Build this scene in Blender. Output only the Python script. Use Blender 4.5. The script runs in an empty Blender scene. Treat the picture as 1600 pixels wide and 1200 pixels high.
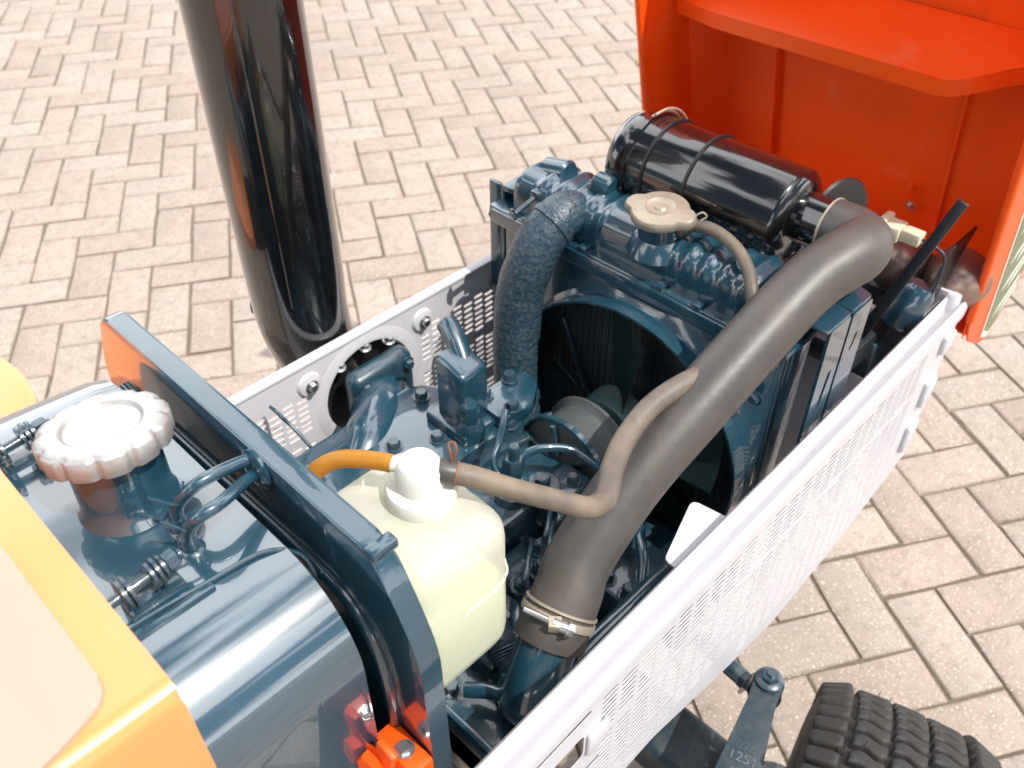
import bpy, bmesh, math, random
from mathutils import Vector, Matrix
from mathutils.geometry import delaunay_2d_cdt
random.seed(7)
PI = math.pi
R = math.radians
S = bpy.context.scene
COL = S.collection

# ------------------------------------------------------------------ camera
cam = bpy.data.cameras.new('camera'); camo = bpy.data.objects.new('camera', cam); COL.objects.link(camo)
cr = Vector((.7022, -.7120, 0)); cf = Vector((.5356, .5282, -.6589)); cu = Vector((.4691, .4626, .7523))
rl = -.0028
cr2 = cr * math.cos(rl) + cu * math.sin(rl); cu2 = cu * math.cos(rl) - cr * math.sin(rl)
M = Matrix((cr2, cu2, -cf)).transposed().to_4x4(); M.translation = Vector((-.207, -.503, 1.3957))
camo.matrix_world = M
cam.sensor_width = 36; cam.lens = 36 * 1410.7 / 1600; cam.clip_start = .02; cam.clip_end = 2000
cam.dof.use_dof = True; cam.dof.focus_distance = .80; cam.dof.aperture_fstop = 8.0
S.camera = camo

# ------------------------------------------------------------------ sky, sun, exposure
SUN_AZ, SUN_EL = R(-80), R(57)          # azimuth from +x towards +y
w = bpy.data.worlds.new('World'); S.world = w; w.use_nodes = True
nt = w.node_tree; bg = nt.nodes['Background']
sky = nt.nodes.new('ShaderNodeTexSky'); sky.sky_type = 'NISHITA'; sky.sun_disc = False
sky.sun_elevation = SUN_EL; sky.sun_rotation = PI / 2 - SUN_AZ
sky.air_density = 1.0; sky.dust_density = 1.5; sky.ozone_density = 1.0
tc = nt.nodes.new('ShaderNodeTexCoord')
mp = nt.nodes.new('ShaderNodeMapping'); mp.inputs['Scale'].default_value = (1, 1, 2.2); mp.inputs['Location'].default_value = (1.7, .9, .37); mp.inputs['Rotation'].default_value = (0, 0, R(-30))
cn = nt.nodes.new('ShaderNodeTexNoise'); cn.inputs['Scale'].default_value = 1.5; cn.inputs['Detail'].default_value = 4; cn.inputs['Roughness'].default_value = .5
crp = nt.nodes.new('ShaderNodeValToRGB'); crp.color_ramp.elements[0].position = .47; crp.color_ramp.elements[1].position = .55
mx = nt.nodes.new('ShaderNodeMix'); mx.data_type = 'RGBA'
mx.inputs[7].default_value = (44, 44.5, 45.5, 1)
nt.links.new(tc.outputs['Generated'], mp.inputs['Vector']); nt.links.new(mp.outputs[0], cn.inputs['Vector'])
nt.links.new(cn.outputs['Fac'], crp.inputs[0]); nt.links.new(crp.outputs[0], mx.inputs[0])
nt.links.new(sky.outputs[0], mx.inputs[6]); nt.links.new(mx.outputs[2], bg.inputs[0])
bg.inputs[1].default_value = .062
sl = bpy.data.lights.new('sun', 'SUN'); sl.energy = 4.0; sl.angle = R(.53); sl.color = (1, .955, .89)
so = bpy.data.objects.new('sun', sl); COL.objects.link(so)
sd = Vector((math.cos(SUN_EL) * math.cos(SUN_AZ), math.cos(SUN_EL) * math.sin(SUN_AZ), math.sin(SUN_EL)))
so.rotation_euler = sd.to_track_quat('Z', 'Y').to_euler(); so.location = sd * 10
S.view_settings.view_transform = 'Standard'; S.view_settings.look = 'None'; S.view_settings.gamma = 1
S.view_settings.use_curve_mapping = False
S.view_settings.exposure = .24

# ------------------------------------------------------------------ materials
def mat(name, base, rough=.5, metal=0, coat=0, var=0, vscale=30, bump=0, bscale=60, var2=None, spec=.5, dirt=None, dirt_amt=.5, dirt_scale=18, crough=.05, dirt_lo=.45, dirt_hi=.7, cior=1.5):
    m = bpy.data.materials.new(name); m.use_nodes = True
    n = m.node_tree; p = n.nodes['Principled BSDF']
    p.inputs['Base Color'].default_value = (*base, 1); p.inputs['Roughness'].default_value = rough
    p.inputs['Metallic'].default_value = metal; p.inputs['Coat Weight'].default_value = coat
    p.inputs['Coat Roughness'].default_value = crough; p.inputs['Coat IOR'].default_value = cior; p.inputs['Specular IOR Level'].default_value = spec
    tc = n.nodes.new('ShaderNodeTexCoord')
    col = None
    if var:
        t = n.nodes.new('ShaderNodeTexNoise'); t.inputs['Scale'].default_value = vscale; t.inputs['Detail'].default_value = 6
        n.links.new(tc.outputs['Object'], t.inputs['Vector'])
        x = n.nodes.new('ShaderNodeMix'); x.data_type = 'RGBA'
        b2 = var2 or tuple(c * (1 - var) for c in base); b1 = base if var2 else tuple(min(1, c * (1 + var)) for c in base)
        x.inputs[6].default_value = (*b1, 1); x.inputs[7].default_value = (*b2, 1)
        n.links.new(t.outputs['Fac'], x.inputs[0]); col = x.outputs[2]
    if dirt:
        t = n.nodes.new('ShaderNodeTexNoise'); t.inputs['Scale'].default_value = dirt_scale; t.inputs['Detail'].default_value = 8; t.inputs['Roughness'].default_value = .65
        n.links.new(tc.outputs['Object'], t.inputs['Vector'])
        r = n.nodes.new('ShaderNodeMapRange'); r.inputs[1].default_value = dirt_lo; r.inputs[2].default_value = dirt_hi; r.inputs[4].default_value = dirt_amt
        n.links.new(t.outputs['Fac'], r.inputs[0])
        x = n.nodes.new('ShaderNodeMix'); x.data_type = 'RGBA'
        x.inputs[6].default_value = (*base, 1); x.inputs[7].default_value = (*dirt, 1)
        if col: n.links.new(col, x.inputs[6])
        n.links.new(r.outputs[0], x.inputs[0]); col = x.outputs[2]
        ra = n.nodes.new('ShaderNodeMapRange'); ra.inputs[3].default_value = rough; ra.inputs[4].default_value = min(1, rough + .25)
        n.links.new(r.outputs[0], ra.inputs[0]); n.links.new(ra.outputs[0], p.inputs['Roughness'])
    if col: n.links.new(col, p.inputs['Base Color'])
    if bump:
        t = n.nodes.new('ShaderNodeTexNoise'); t.inputs['Scale'].default_value = bscale; t.inputs['Detail'].default_value = 4
        n.links.new(tc.outputs['Object'], t.inputs['Vector'])
        b = n.nodes.new('ShaderNodeBump'); b.inputs['Strength'].default_value = 1; b.inputs['Distance'].default_value = bump
        n.links.new(t.outputs['Fac'], b.inputs['Height']); n.links.new(b.outputs[0], p.inputs['Normal'])
        if coat: n.links.new(b.outputs[0], p.inputs['Coat Normal'])
    return m

BLUE = mat('blue_paint', (.010, .047, .074), .28, 0, 1, var=.15, vscale=14, bump=.00025, bscale=30, crough=.03, cior=1.6, dirt=(.16, .15, .13), dirt_amt=.22, dirt_scale=30, dirt_lo=.55, dirt_hi=.8)
BLUE_TANK = mat('blue_tank_paint', (.012, .052, .082), .25, 0, 1, bump=.00012, bscale=22, crough=.02, cior=1.95, spec=.7, dirt=(.2, .2, .2), dirt_amt=.10, dirt_scale=60, dirt_lo=.58, dirt_hi=.75)
BLUE_ROUGH = mat('blue_painted_rubber', (.013, .043, .066), .42, 0, .35, var=.3, vscale=60, bump=.0022, bscale=170, crough=.2, dirt=(.14, .15, .155), dirt_amt=.45, dirt_scale=170)
BLUE_CAST = mat('blue_cast_iron', (.009, .041, .064), .34, 0, .9, var=.25, vscale=40, bump=.0006, bscale=60, crough=.05, cior=1.5, dirt=(.10, .10, .09), dirt_amt=.35, dirt_scale=45)
BLUE_MATTE = mat('dull_blue_paint', (.007, .026, .038), .45, 0, .1, var=.3, vscale=30, bump=.0006, bscale=90, dirt=(.10, .09, .075), dirt_amt=.4, dirt_scale=40)
DARK = mat('dark_metal', (.012, .018, .024), .45, 0, .2, bump=.0006, bscale=80)
BLACK = mat('black_gloss_paint', (.0045, .0045, .005), .16, 0, 1, bump=.00003, bscale=12, crough=.02)
BLACKM = mat('black_plastic', (.012, .012, .013), .42, bump=.0003)
WHITE = mat('white_panel_plastic', (.575, .565, .595), .42, coat=.15, dirt=(.46, .42, .38), dirt_amt=.28, dirt_scale=16, dirt_lo=.52, dirt_hi=.75, crough=.25)
ORANGE = mat('orange_hood_paint', (.92, .092, .004), .42, 0, .08, spec=.35, var=.08, vscale=8, bump=.0003, bscale=14, crough=.15, dirt=(.86, .30, .19), dirt_amt=.30, dirt_scale=13, dirt_lo=.60, dirt_hi=.78)
ORANGE_OVEREXPOSED = mat('overexposed_orange_plastic', (.84, .27, .085), .30, 0, .5, var=.05, vscale=5, crough=.12)  # orange paled: overexposure and sky reflection put into the base colour
DASH = mat('overexposed_dash', (.74, .30, .235), .55, 0, 0, spec=.25, var=.07, vscale=6)  # washed-out paleness of the overexposed panel painted into its colour
RUBBER = mat('intake_rubber', (.058, .052, .049), .42, var=.12, vscale=30, bump=.0003, bscale=90, dirt=(.15, .115, .085), dirt_amt=.5, dirt_scale=9, dirt_lo=.46, dirt_hi=.80)
RUBBER_DUST = mat('dusty_rubber_hose', (.105, .085, .070), .5, var=.2, vscale=40, bump=.0004, bscale=110, dirt=(.25, .19, .12), dirt_amt=.7, dirt_scale=16)
TYRE = mat('tyre_rubber', (.019, .0185, .018), .62, var=.3, vscale=50, bump=.0007, bscale=160, dirt=(.075, .062, .05), dirt_amt=.6, dirt_scale=24)
ZINC = mat('zinc_plate', (.50, .44, .35), .45, .6, var=.12, vscale=60, bump=.0003, bscale=150, dirt=(.36, .28, .19), dirt_amt=.6, dirt_scale=50)
CAPMETAL = mat('worn_zinc_cap', (.46, .445, .425), .44, .75, bump=.0003, bscale=220, dirt=(.30, .28, .26), dirt_amt=.45, dirt_scale=420, dirt_lo=.54, dirt_hi=.66)
RADCAP = mat('dull_radiator_cap', (.36, .32, .25), .42, .6, bump=.0004, bscale=120, dirt=(.34, .27, .18), dirt_amt=.6, dirt_scale=60)
STEEL = mat('bare_steel', (.55, .55, .54), .32, 1, bump=.0003, bscale=100)
RUST = mat('rusty_wire', (.20, .085, .04), .7, .2, var=.4, vscale=90)
TEAL = mat('teal_fan_plastic', (.03, .075, .078), .5, var=.2, vscale=20, dirt=(.15, .15, .12), dirt_amt=.5)
TEALD = mat('shaded_fan_blade', (.014, .032, .034), .8, var=.3, vscale=25, spec=.2)  # hub teal darkened, shade inside the shroud put into the blade colour
BELT = mat('worn_pulley', (.10, .105, .105), .5, .4, var=.3, vscale=40, dirt=(.02, .05, .07), dirt_amt=.6)
CORE = mat('radiator_core', (.028, .046, .058), .6, 0, dirt=(.11, .095, .05), dirt_amt=.7, dirt_scale=14, dirt_lo=.48, dirt_hi=.72)

CREAM = mat('cream_connector', (.62, .55, .40), .5)
DECAL = mat('olive_decal', (.16, .19, .10), .4)
DECALW = mat('white_decal', (.72, .70, .62), .4)
CHROME = mat('lamp_reflector', (.30, .21, .17), .32, .7)
GREYW = mat('grey_liner', (.40, .39, .43), .5, var=.15, vscale=30)

def translucent(name, col, trans, transp, rough=.35):
    m = bpy.data.materials.new(name); m.use_nodes = True; n = m.node_tree
    p = n.nodes['Principled BSDF']; out = n.nodes['Material Output']
    p.inputs['Base Color'].default_value = (*col, 1); p.inputs['Roughness'].default_value = rough
    t = n.nodes.new('ShaderNodeBsdfTranslucent'); t.inputs[0].default_value = (*col, 1)
    a = n.nodes.new('ShaderNodeMixShader'); a.inputs[0].default_value = trans
    n.links.new(p.outputs[0], a.inputs[1]); n.links.new(t.outputs[0], a.inputs[2])
    last = a
    if transp:
        tr = n.nodes.new('ShaderNodeBsdfTransparent'); tr.inputs[0].default_value = (*[min(1, c * 1.1) for c in col], 1)
        b = n.nodes.new('ShaderNodeMixShader'); b.inputs[0].default_value = transp
        n.links.new(a.outputs[0], b.inputs[1]); n.links.new(tr.outputs[0], b.inputs[2]); last = b
    n.links.new(last.outputs[0], out.inputs['Surface'])
    return m
BOTTLE = translucent('milky_plastic', (.94, .905, .80), .30, .50)
LIQUID = translucent('green_coolant', (.56, .66, .46), .35, 0)
AMBER = translucent('amber_tube', (.62, .30, .045), .40, .15, .25)
CAPW = translucent('white_cap_plastic', (.86, .85, .78), .25, 0)

# paver: beige concrete with light and dark grains, tint differs brick by brick
def paver_mat(name, per_object):
    m = bpy.data.materials.new(name); m.use_nodes = True; n = m.node_tree; p = n.nodes['Principled BSDF']
    tc = n.nodes.new('ShaderNodeTexCoord')
    geo = n.nodes.new('ShaderNodeNewGeometry')
    oi = n.nodes.new('ShaderNodeObjectInfo')
    r = n.nodes.new('ShaderNodeValToRGB')
    e = r.color_ramp.elements
    e[0].color = (.285, .228, .185, 1); e[1].color = (.36, .308, .258, 1)
    x = e.new(.35); x.color = (.345, .268, .222, 1); x = e.new(.7); x.color = (.325, .278, .228, 1)
    n.links.new(oi.outputs['Random'] if per_object else geo.outputs['Random Per Island'], r.inputs[0])
    def noise(sc, lo, hi, det=3):
        t = n.nodes.new('ShaderNodeTexNoise'); t.inputs['Scale'].default_value = sc; t.inputs['Detail'].default_value = det
        n.links.new(geo.outputs['Position'], t.inputs['Vector'])
        k = n.nodes.new('ShaderNodeMapRange'); k.inputs[1].default_value = lo; k.inputs[2].default_value = hi
        n.links.new(t.outputs['Fac'], k.inputs[0]); return k.outputs[0], t.outputs['Fac']
    def mixc(fac, a, col, amt=1):
        q = n.nodes.new('ShaderNodeMix'); q.data_type = 'RGBA'
        mul = n.nodes.new('ShaderNodeMath'); mul.operation = 'MULTIPLY'; mul.inputs[1].default_value = amt
        n.links.new(fac, mul.inputs[0]); n.links.new(mul.outputs[0], q.inputs[0]); n.links.new(a, q.inputs[6]); q.inputs[7].default_value = (*col, 1)
        return q.outputs[2]
    c = r.outputs[0]
    f, _ = noise(9, .40, .68, 5); c = mixc(f, c, (.40, .31, .262), .5)
    f, _ = noise(1.7, .46, .70, 6); c = mixc(f, c, (.245, .20, .16), .4)
    f, _ = noise(38, .50, .72, 6); c = mixc(f, c, (.21, .165, .13), .55)
    f, _ = noise(205, .61, .69, 2); c = mixc(f, c, (.62, .57, .51), .85)
    f, _ = noise(165, .60, .70, 3); c = mixc(f, c, (.14, .11, .09), .6)
    f, _ = noise(260, .55, .70); c = mixc(f, c, (.30, .24, .19), .5)
    n.links.new(c, p.inputs['Base Color']); p.inputs['Roughness'].default_value = .85
    _, h = noise(210, 0, 1, 5)
    b = n.nodes.new('ShaderNodeBump'); b.inputs['Distance'].default_value = .0018; b.inputs['Strength'].default_value = .8
    n.links.new(h, b.inputs['Height']); n.links.new(b.outputs[0], p.inputs['Normal'])
    return m
PAVER = paver_mat('concrete_paver', True)
PAVER_FAR = paver_mat('concrete_paver_rest', False)
SAND = mat('joint_sand', (.145, .115, .08), .95, var=.35, vscale=60, bump=.002, bscale=200, dirt=(.06, .075, .03), dirt_amt=.5, dirt_scale=7, dirt_lo=.55, dirt_hi=.75)

# ------------------------------------------------------------------ mesh helpers
def finish(bm, name, m, parent=None, label=None, smooth=38, kind=None):
    bmesh.ops.recalc_face_normals(bm, faces=bm.faces)
    ca = math.radians(smooth)
    for f in bm.faces: f.smooth = True
    for e in bm.edges:
        e.smooth = len(e.link_faces) != 2 or e.calc_face_angle(0) < ca
    me = bpy.data.meshes.new(name); bm.to_mesh(me); bm.free()
    if isinstance(m, (list, tuple)):
        for k in m: me.materials.append(k)
    else: me.materials.append(m)
    o = bpy.data.objects.new(name, me); COL.objects.link(o)
    if parent: o.parent = parent
    if label: o['label'] = label
    if kind: o['kind'] = kind
    return o

def NB(): return bmesh.new()

def box(bm, lo, hi, bev=0, seg=2, rot=None, piv=None):
    lo, hi = Vector(lo), Vector(hi); c = (lo + hi) / 2; d = hi - lo
    r = bmesh.ops.create_cube(bm, size=1)
    vs = r['verts']
    for v in vs: v.co = Vector((v.co.x * d.x, v.co.y * d.y, v.co.z * d.z)) + c
    if bev:
        es = list({e for v in vs for e in v.link_edges})
        g = bmesh.ops.bevel(bm, geom=es, offset=bev, segments=seg, profile=.5, affect='EDGES')
        vs = list({v for f in g['faces'] for v in f.verts} | {v for v in vs if v.is_valid})
        seen = set(vs); st = list(vs)
        while st:
            v = st.pop()
            for e in v.link_edges:
                q = e.other_vert(v)
                if q not in seen: seen.add(q); st.append(q)
        vs = list(seen)
    if rot is not None:
        bmesh.ops.rotate(bm, verts=vs, cent=piv or c, matrix=rot)
    return vs

def frame_of(d):
    d = d.normalized(); a = Vector((0, 0, 1)) if abs(d.z) < .9 else Vector((1, 0, 0))
    u = d.cross(a).normalized(); return u, d.cross(u).normalized()

def catmull(pts, n=8):
    P = [Vector(p) for p in pts]
    if len(P) < 3: return P
    Q = [2 * P[0] - P[1]] + P + [2 * P[-1] - P[-2]]; out = []
    for i in range(1, len(Q) - 2):
        a, b, c, d = Q[i - 1], Q[i], Q[i + 1], Q[i + 2]
        for k in range(n):
            t = k / n
            out.append(.5 * (2 * b + (c - a) * t + (2 * a - 5 * b + 4 * c - d) * t * t + (3 * b - a - 3 * c + d) * t ** 3))
    out.append(P[-1]); return out

def tube(bm, pts, r, seg=16, n=8, smooth=True, cap=True, wall=0, ridges=0, ramp=.08, jit=0):
    path = catmull(pts, n) if smooth else [Vector(p) for p in pts]
    m = len(path); rs = r if callable(r) else (lambda t: r)
    if isinstance(r, (list, tuple)):
        L = len(r)
        def rs(t, r=r, L=L):
            k = min(int(t * (L - 1)), L - 2); f = t * (L - 1) - k; return r[k] * (1 - f) + r[k + 1] * f
    rings = []; u = None
    for i, p in enumerate(path):
        d = (path[min(i + 1, m - 1)] - path[max(i - 1, 0)])
        if u is None: u, v = frame_of(d)
        else:
            dn = d.normalized(); u = (u - dn * u.dot(dn)).normalized(); v = dn.cross(u)
        t = i / (m - 1); rad = rs(t)
        if ridges and i % 2: rad *= 1 + ramp
        ring = []
        for k in range(seg):
            a = 2 * PI * k / seg; q = rad * (1 + random.uniform(-jit, jit))
            ring.append(bm.verts.new(p + u * math.cos(a) * q + v * math.sin(a) * q))
        rings.append(ring)
    for a, b in zip(rings, rings[1:]):
        for k in range(seg): bm.faces.new((a[k], a[(k + 1) % seg], b[(k + 1) % seg], b[k]))
    if cap:
        bm.faces.new(rings[0][::-1]); bm.faces.new(rings[-1])
    return rings

def lathe(bm, prof, org, axis, seg=32, fn=None, closed_ends=True, ref=None):
    """prof: list of (radius, height along axis)"""
    org = Vector(org); ax = Vector(axis).normalized()
    if ref is not None:
        u = Vector(ref); u = (u - ax * u.dot(ax)).normalized(); v = ax.cross(u)
    else: u, v = frame_of(ax)
    rings = []
    for (r, h) in prof:
        ring = []
        for k in range(seg):
            a = 2 * PI * k / seg; q = r * (fn(a, r, h) if fn else 1)
            ring.append(bm.verts.new(org + ax * h + (u * math.cos(a) + v * math.sin(a)) * q))
        rings.append(ring)
    for a, b in zip(rings, rings[1:]):
        for k in range(seg): bm.faces.new((a[k], a[(k + 1) % seg], b[(k + 1) % seg], b[k]))
    if closed_ends:
        bm.faces.new(rings[0][::-1]); bm.faces.new(rings[-1])
    return rings

def cyl(bm, a, b, r, seg=20, bev=.0): 
    a, b = Vector(a), Vector(b); L = (b - a).length
    pr = [(r, 0), (r, L)] if not bev else [(r - bev, 0), (r, bev), (r, L - bev), (r - bev, L)]
    lathe(bm, pr, a, b - a, seg)

def hexbolt(bm, p, ax, r=.007, h=.006, washer=True, stud=0):
    p = Vector(p); ax = Vector(ax).normalized()
    if washer: lathe(bm, [(r * 1.35, 0), (r * 1.35, .0012)], p, ax, 18)
    lathe(bm, [(r, .0012), (r, h * .82), (r * .86, h)], p, ax, 6)
    lathe(bm, [(r * .75, h - .0002), (r * .72, h + .0004)], p, ax, 14)
    if stud: lathe(bm, [(r * .5, h), (r * .5, h + stud)], p, ax, 10)

def bolt(parent, p, ax, m=None, r=.007, h=.006, stud=0, name='bolt'):
    bm = NB(); hexbolt(bm, p, ax, r, h, True, stud); return finish(bm, name, m or BLUE_CAST, parent)

def prism(bm, pts, h, mp, bev=0):
    """closed outline pts (a,b) extruded by (0..h); mp(a,b,c)->xyz"""
    lo = [bm.verts.new(mp(a, b, 0)) for a, b in pts]; hi = [bm.verts.new(mp(a, b, h)) for a, b in pts]
    f1 = bm.faces.new(lo); f2 = bm.faces.new(hi[::-1]); n = len(pts); side = []
    for i in range(n): side.append(bm.faces.new((lo[i], hi[i], hi[(i + 1) % n], lo[(i + 1) % n])))
    if bev:
        es = list(set(f1.edges) | set(f2.edges))
        bmesh.ops.bevel(bm, geom=es, offset=bev, segments=2, profile=.5, affect='EDGES')

def rounded(pts, r, n=5):
    """round the corners of a closed 2D outline; r number or list"""
    out = []; N = len(pts)
    for i in range(N):
        p = Vector(pts[i]); a = Vector(pts[i - 1]); b = Vector(pts[(i + 1) % N])
        rr = r[i] if isinstance(r, (list, tuple)) else r
        if rr <= 0: out.append(tuple(p)); continue
        da, db = (a - p), (b - p); k = min(rr, da.length * .48, db.length * .48)
        A = p + da.normalized() * k; B = p + db.normalized() * k
        for j in range(n + 1):
            t = j / n; out.append(tuple((A * (1 - t) + p * t) * (1 - t) + (p * (1 - t) + B * t) * t))
    return out

def plate(name, outline, holes, thick, mp, m, parent=None, bev=0, label=None):
    """flat sheet with holes (constrained triangulation), mapped to 3D by mp(a,b,c)"""
    vs = []; es = []; fs = []
    for lp in [outline] + list(holes):
        lp = list(lp)
        if sum(p[0] * q[1] - q[0] * p[1] for p, q in zip(lp, lp[1:] + lp[:1])) < 0: lp.reverse()
        n0 = len(vs); k = len(lp); vs += [Vector(p) for p in lp]; fs.append([n0 + i for i in range(k)]); es += [(n0 + i, n0 + (i + 1) % k) for i in range(k)]
    V, E, F, ov, oe, of = delaunay_2d_cdt(vs, es, fs, 1, 1e-6)
    tris = [f for f, o in zip(F, of) if o == [0]]
    bm = NB(); h = thick / 2
    A = [bm.verts.new((p.x, p.y, -h)) for p in V]; B = [bm.verts.new((p.x, p.y, h)) for p in V]
    cnt = {}
    for f in tris:
        bm.faces.new([A[i] for i in f][::-1]); bm.faces.new([B[i] for i in f])
        for a, b in zip(f, f[1:] + f[:1]): cnt[(a, b)] = 1
    for a, b in cnt:
        if (b, a) not in cnt: bm.faces.new((A[a], A[b], B[b], B[a]))
    for v in [v for v in bm.verts if not v.link_faces]: bm.verts.remove(v)
    for v in bm.verts: v.co = mp(v.co.x, v.co.y, v.co.z)
    return finish(bm, name, m, parent, label, smooth=30)

def circle(cx, cy, r, n=40): return [(cx + r * math.cos(2 * PI * k / n), cy + r * math.sin(2 * PI * k / n)) for k in range(n)]
XZ = lambda y: (lambda a, b, c: Vector((a, y + c, b)))
YZ = lambda x: (lambda a, b, c: Vector((x + c, a, b)))
XY = lambda z: (lambda a, b, c: Vector((a, b, z + c)))

# ------------------------------------------------------------------ pavement (herringbone)
U = .105; BA = -.5504; LO = Vector((.7686, 2.1750, 0))
bx_ = Vector((math.cos(BA), math.sin(BA), 0)); by_ = Vector((math.sin(BA), -math.cos(BA), 0))   # u, v (towards the camera)
def lat(u, v, z=0): return LO + bx_ * (u * U) + by_ * (v * U) + Vector((0, 0, z))
ZJ = -.006
bm = NB()
def quad(bm, pts, mi=0):
    f = bm.faces.new([bm.verts.new(p) for p in pts]); f.material_index = mi
RI, RO = 9.0, 400
c0 = Vector((1.2, 1.0, 0))
quad(bm, [c0 + Vector((sx * RI, sy * RI, ZJ)) for sx, sy in ((-1, -1), (1, -1), (1, 1), (-1, 1))])
cs = [(-1, -1), (1, -1), (1, 1), (-1, 1)]
for i in range(4):
    a, b = cs[i], cs[(i + 1) % 4]
    quad(bm, [c0 + Vector((a[0] * RI, a[1] * RI, ZJ)), c0 + Vector((a[0] * RO, a[1] * RO, ZJ)), c0 + Vector((b[0] * RO, b[1] * RO, ZJ)), c0 + Vector((b[0] * RI, b[1] * RI, ZJ))], 1)
pavement = finish(bm, 'pavement', [SAND, PAVER_FAR], kind='structure', label='beige concrete block pavement laid in herringbone with sandy joints')

def brick_bm(bm, L, W, c, ux, uy, tilt=(0, 0, 0), seed=0):
    rnd = random.Random(seed)
    g = .0030; ch = .0055; a = L / 2 - g; b = W / 2 - g
    def ringpts(o, z, jit=.0):
        return [(sx * (a - o) + rnd.uniform(-jit, jit), sy * (b - o) + rnd.uniform(-jit, jit), z) for sx, sy in ((-1, -1), (0, -1), (1, -1), (1, 1), (0, 1), (-1, 1))]
    rings = []
    for o, z, j in ((0, -.045, 0), (0, -ch * .9, .0022), (ch * .35, -ch * .3, .0022), (ch, 0, .0018)):
        ring = []
        for (x, y, zz) in ringpts(o, z, j):
            zz += tilt[0] * x + tilt[1] * y + tilt[2]
            ring.append(bm.verts.new(c + ux * x + uy * y + Vector((0, 0, zz))))
        rings.append(ring)
    for p, q in zip(rings, rings[1:]):
        for k in range(6): bm.faces.new((p[k], p[(k + 1) % 6], q[(k + 1) % 6], q[k]))
    bm.faces.new(rings[-1])
HID = [(0.121, 1.561), (0.381, 1.594), (0.473, 1.073), (0.612, 1.067), (1.765, 3.535), (2.157, 3.145), (0.844, 1.129), (1.299, 1.06), (1.807, 1.31), (1.99, 1.19), (2.312, 1.282), (3.241, 2.063), (4.476, 0.831), (2.328, -0.019), (1.823, -0.062), (1.277, -0.155), (0.482, -0.135), (0.508, -0.269), (-0.295, 0.542)]
def inpoly(x, y, P):
    r = False; j = len(P) - 1
    for i in range(len(P)):
        if (P[i][1] > y) != (P[j][1] > y) and x < (P[j][0] - P[i][0]) * (y - P[i][1]) / (P[j][1] - P[i][1]) + P[i][0]: r = not r
        j = i
    return r
fpx = 1410.7
cands = []; rest = []
for i in range(-75, 75):
    for j in range(-75, 75):
        k = (i - j) % 4
        if k == 0: cu_, cv_, hor = i + 1, j + .5, True
        elif k == 3: cu_, cv_, hor = i + .5, j + 1, False
        else: continue
        c = lat(cu_, cv_)
        if abs(c.x - c0.x) > RI - .15 or abs(c.y - c0.y) > RI - .15: continue
        d = c - camo.location; dep = d.dot(cf)
        vis = False
        if dep > .3:
            X = fpx * d.dot(cr) / dep; Y = fpx * d.dot(cu) / dep
            vis = abs(X) < 860 and abs(Y) < 650 and not inpoly(c.x, c.y, HID)
        (cands if vis else rest).append((dep if vis else 0, c, hor, i * 1000 + j))
cands.sort(key=lambda q: q[0])
variants = []
for s in range(8):
    bm = NB(); rnd = random.Random(100 + s)
    brick_bm(bm, 2 * U, U, Vector((0, 0, 0)), Vector((1, 0, 0)), Vector((0, 1, 0)), (rnd.uniform(-.006, .006), rnd.uniform(-.010, .010), rnd.uniform(-.0015, .001)), s)
    o = finish(bm, 'brick', PAVER); variants.append(o.data); bpy.data.objects.remove(o)
for n_, (_, c, hor, sd_) in enumerate(cands[:300]):
    o = bpy.data.objects.new('brick', variants[sd_ % 8 if sd_ else 0]); COL.objects.link(o); o.parent = pavement
    o.location = c; o.rotation_euler = (0, 0, BA + (0 if hor else PI / 2) + random.uniform(-.008, .008) + random.choice((0, PI)))
bm = NB()
for (_, c, hor, sd_) in cands[300:] + rest:
    ux, uy = (bx_, -by_) if hor else (-by_, -bx_)
    rnd = random.Random(sd_)
    brick_bm(bm, 2 * U, U, c, ux, uy, (rnd.uniform(-.006, .006), rnd.uniform(-.010, .010), rnd.uniform(-.0015, .001)), sd_)
finish(bm, 'brick', PAVER_FAR, pavement, kind='stuff')

# ------------------------------------------------------------------ the tractor
T = bpy.data.objects.new('tractor', None); COL.objects.link(T); T.location = (.35, 0, 0); T.empty_display_size = .2
T['label'] = 'compact orange and blue tractor with its hood tipped open over the engine'; T['category'] = 'tractor'
T_parts = []
def part(o, label=None):
    o.parent = T; o.matrix_parent_inverse = Matrix.Translation((-.35, 0, 0))
    if label: o['label'] = label
    return o

# --- firewall
FW = [(-.218, .30), (-.224, .70), (-.222, .845), (-.205, .885), (-.181, .930), (.187, .930), (.211, .885), (.228, .845), (.230, .70), (.224, .30)]
bm = NB(); prism(bm, rounded(FW, [0, .02, .03, .012, .014, .014, .012, .03, .02, 0], 4), .018, YZ(-.012), .0022)
firewall = part(finish(bm, 'firewall', BLUE), 'dark blue steel bulkhead plate between fuel tank and engine')
bm = NB(); tube(bm, [(-.0135, .19, .845), (-.0135, .0, .852), (-.0135, -.12, .855), (-.0135, -.16, .835), (-.0135, -.178, .79), (-.0135, -.182, .70), (-.0135, -.182, .5)], .0055, 10)
finish(bm, 'bead', BLUE, firewall)
bm = NB(); lathe(bm, [(.016, 0), (.017, .003), (.012, .006), (.010, .006)], (-.0125, -.052, .917), (-1, 0, 0), 24)
finish(bm, 'grommet', BLUE, firewall)
bm = NB(); box(bm, (-.0125, -.1865, .925), (.0085, -.176, .9335), .0015); finish(bm, 'flange_tab', BLUE, firewall)

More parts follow.
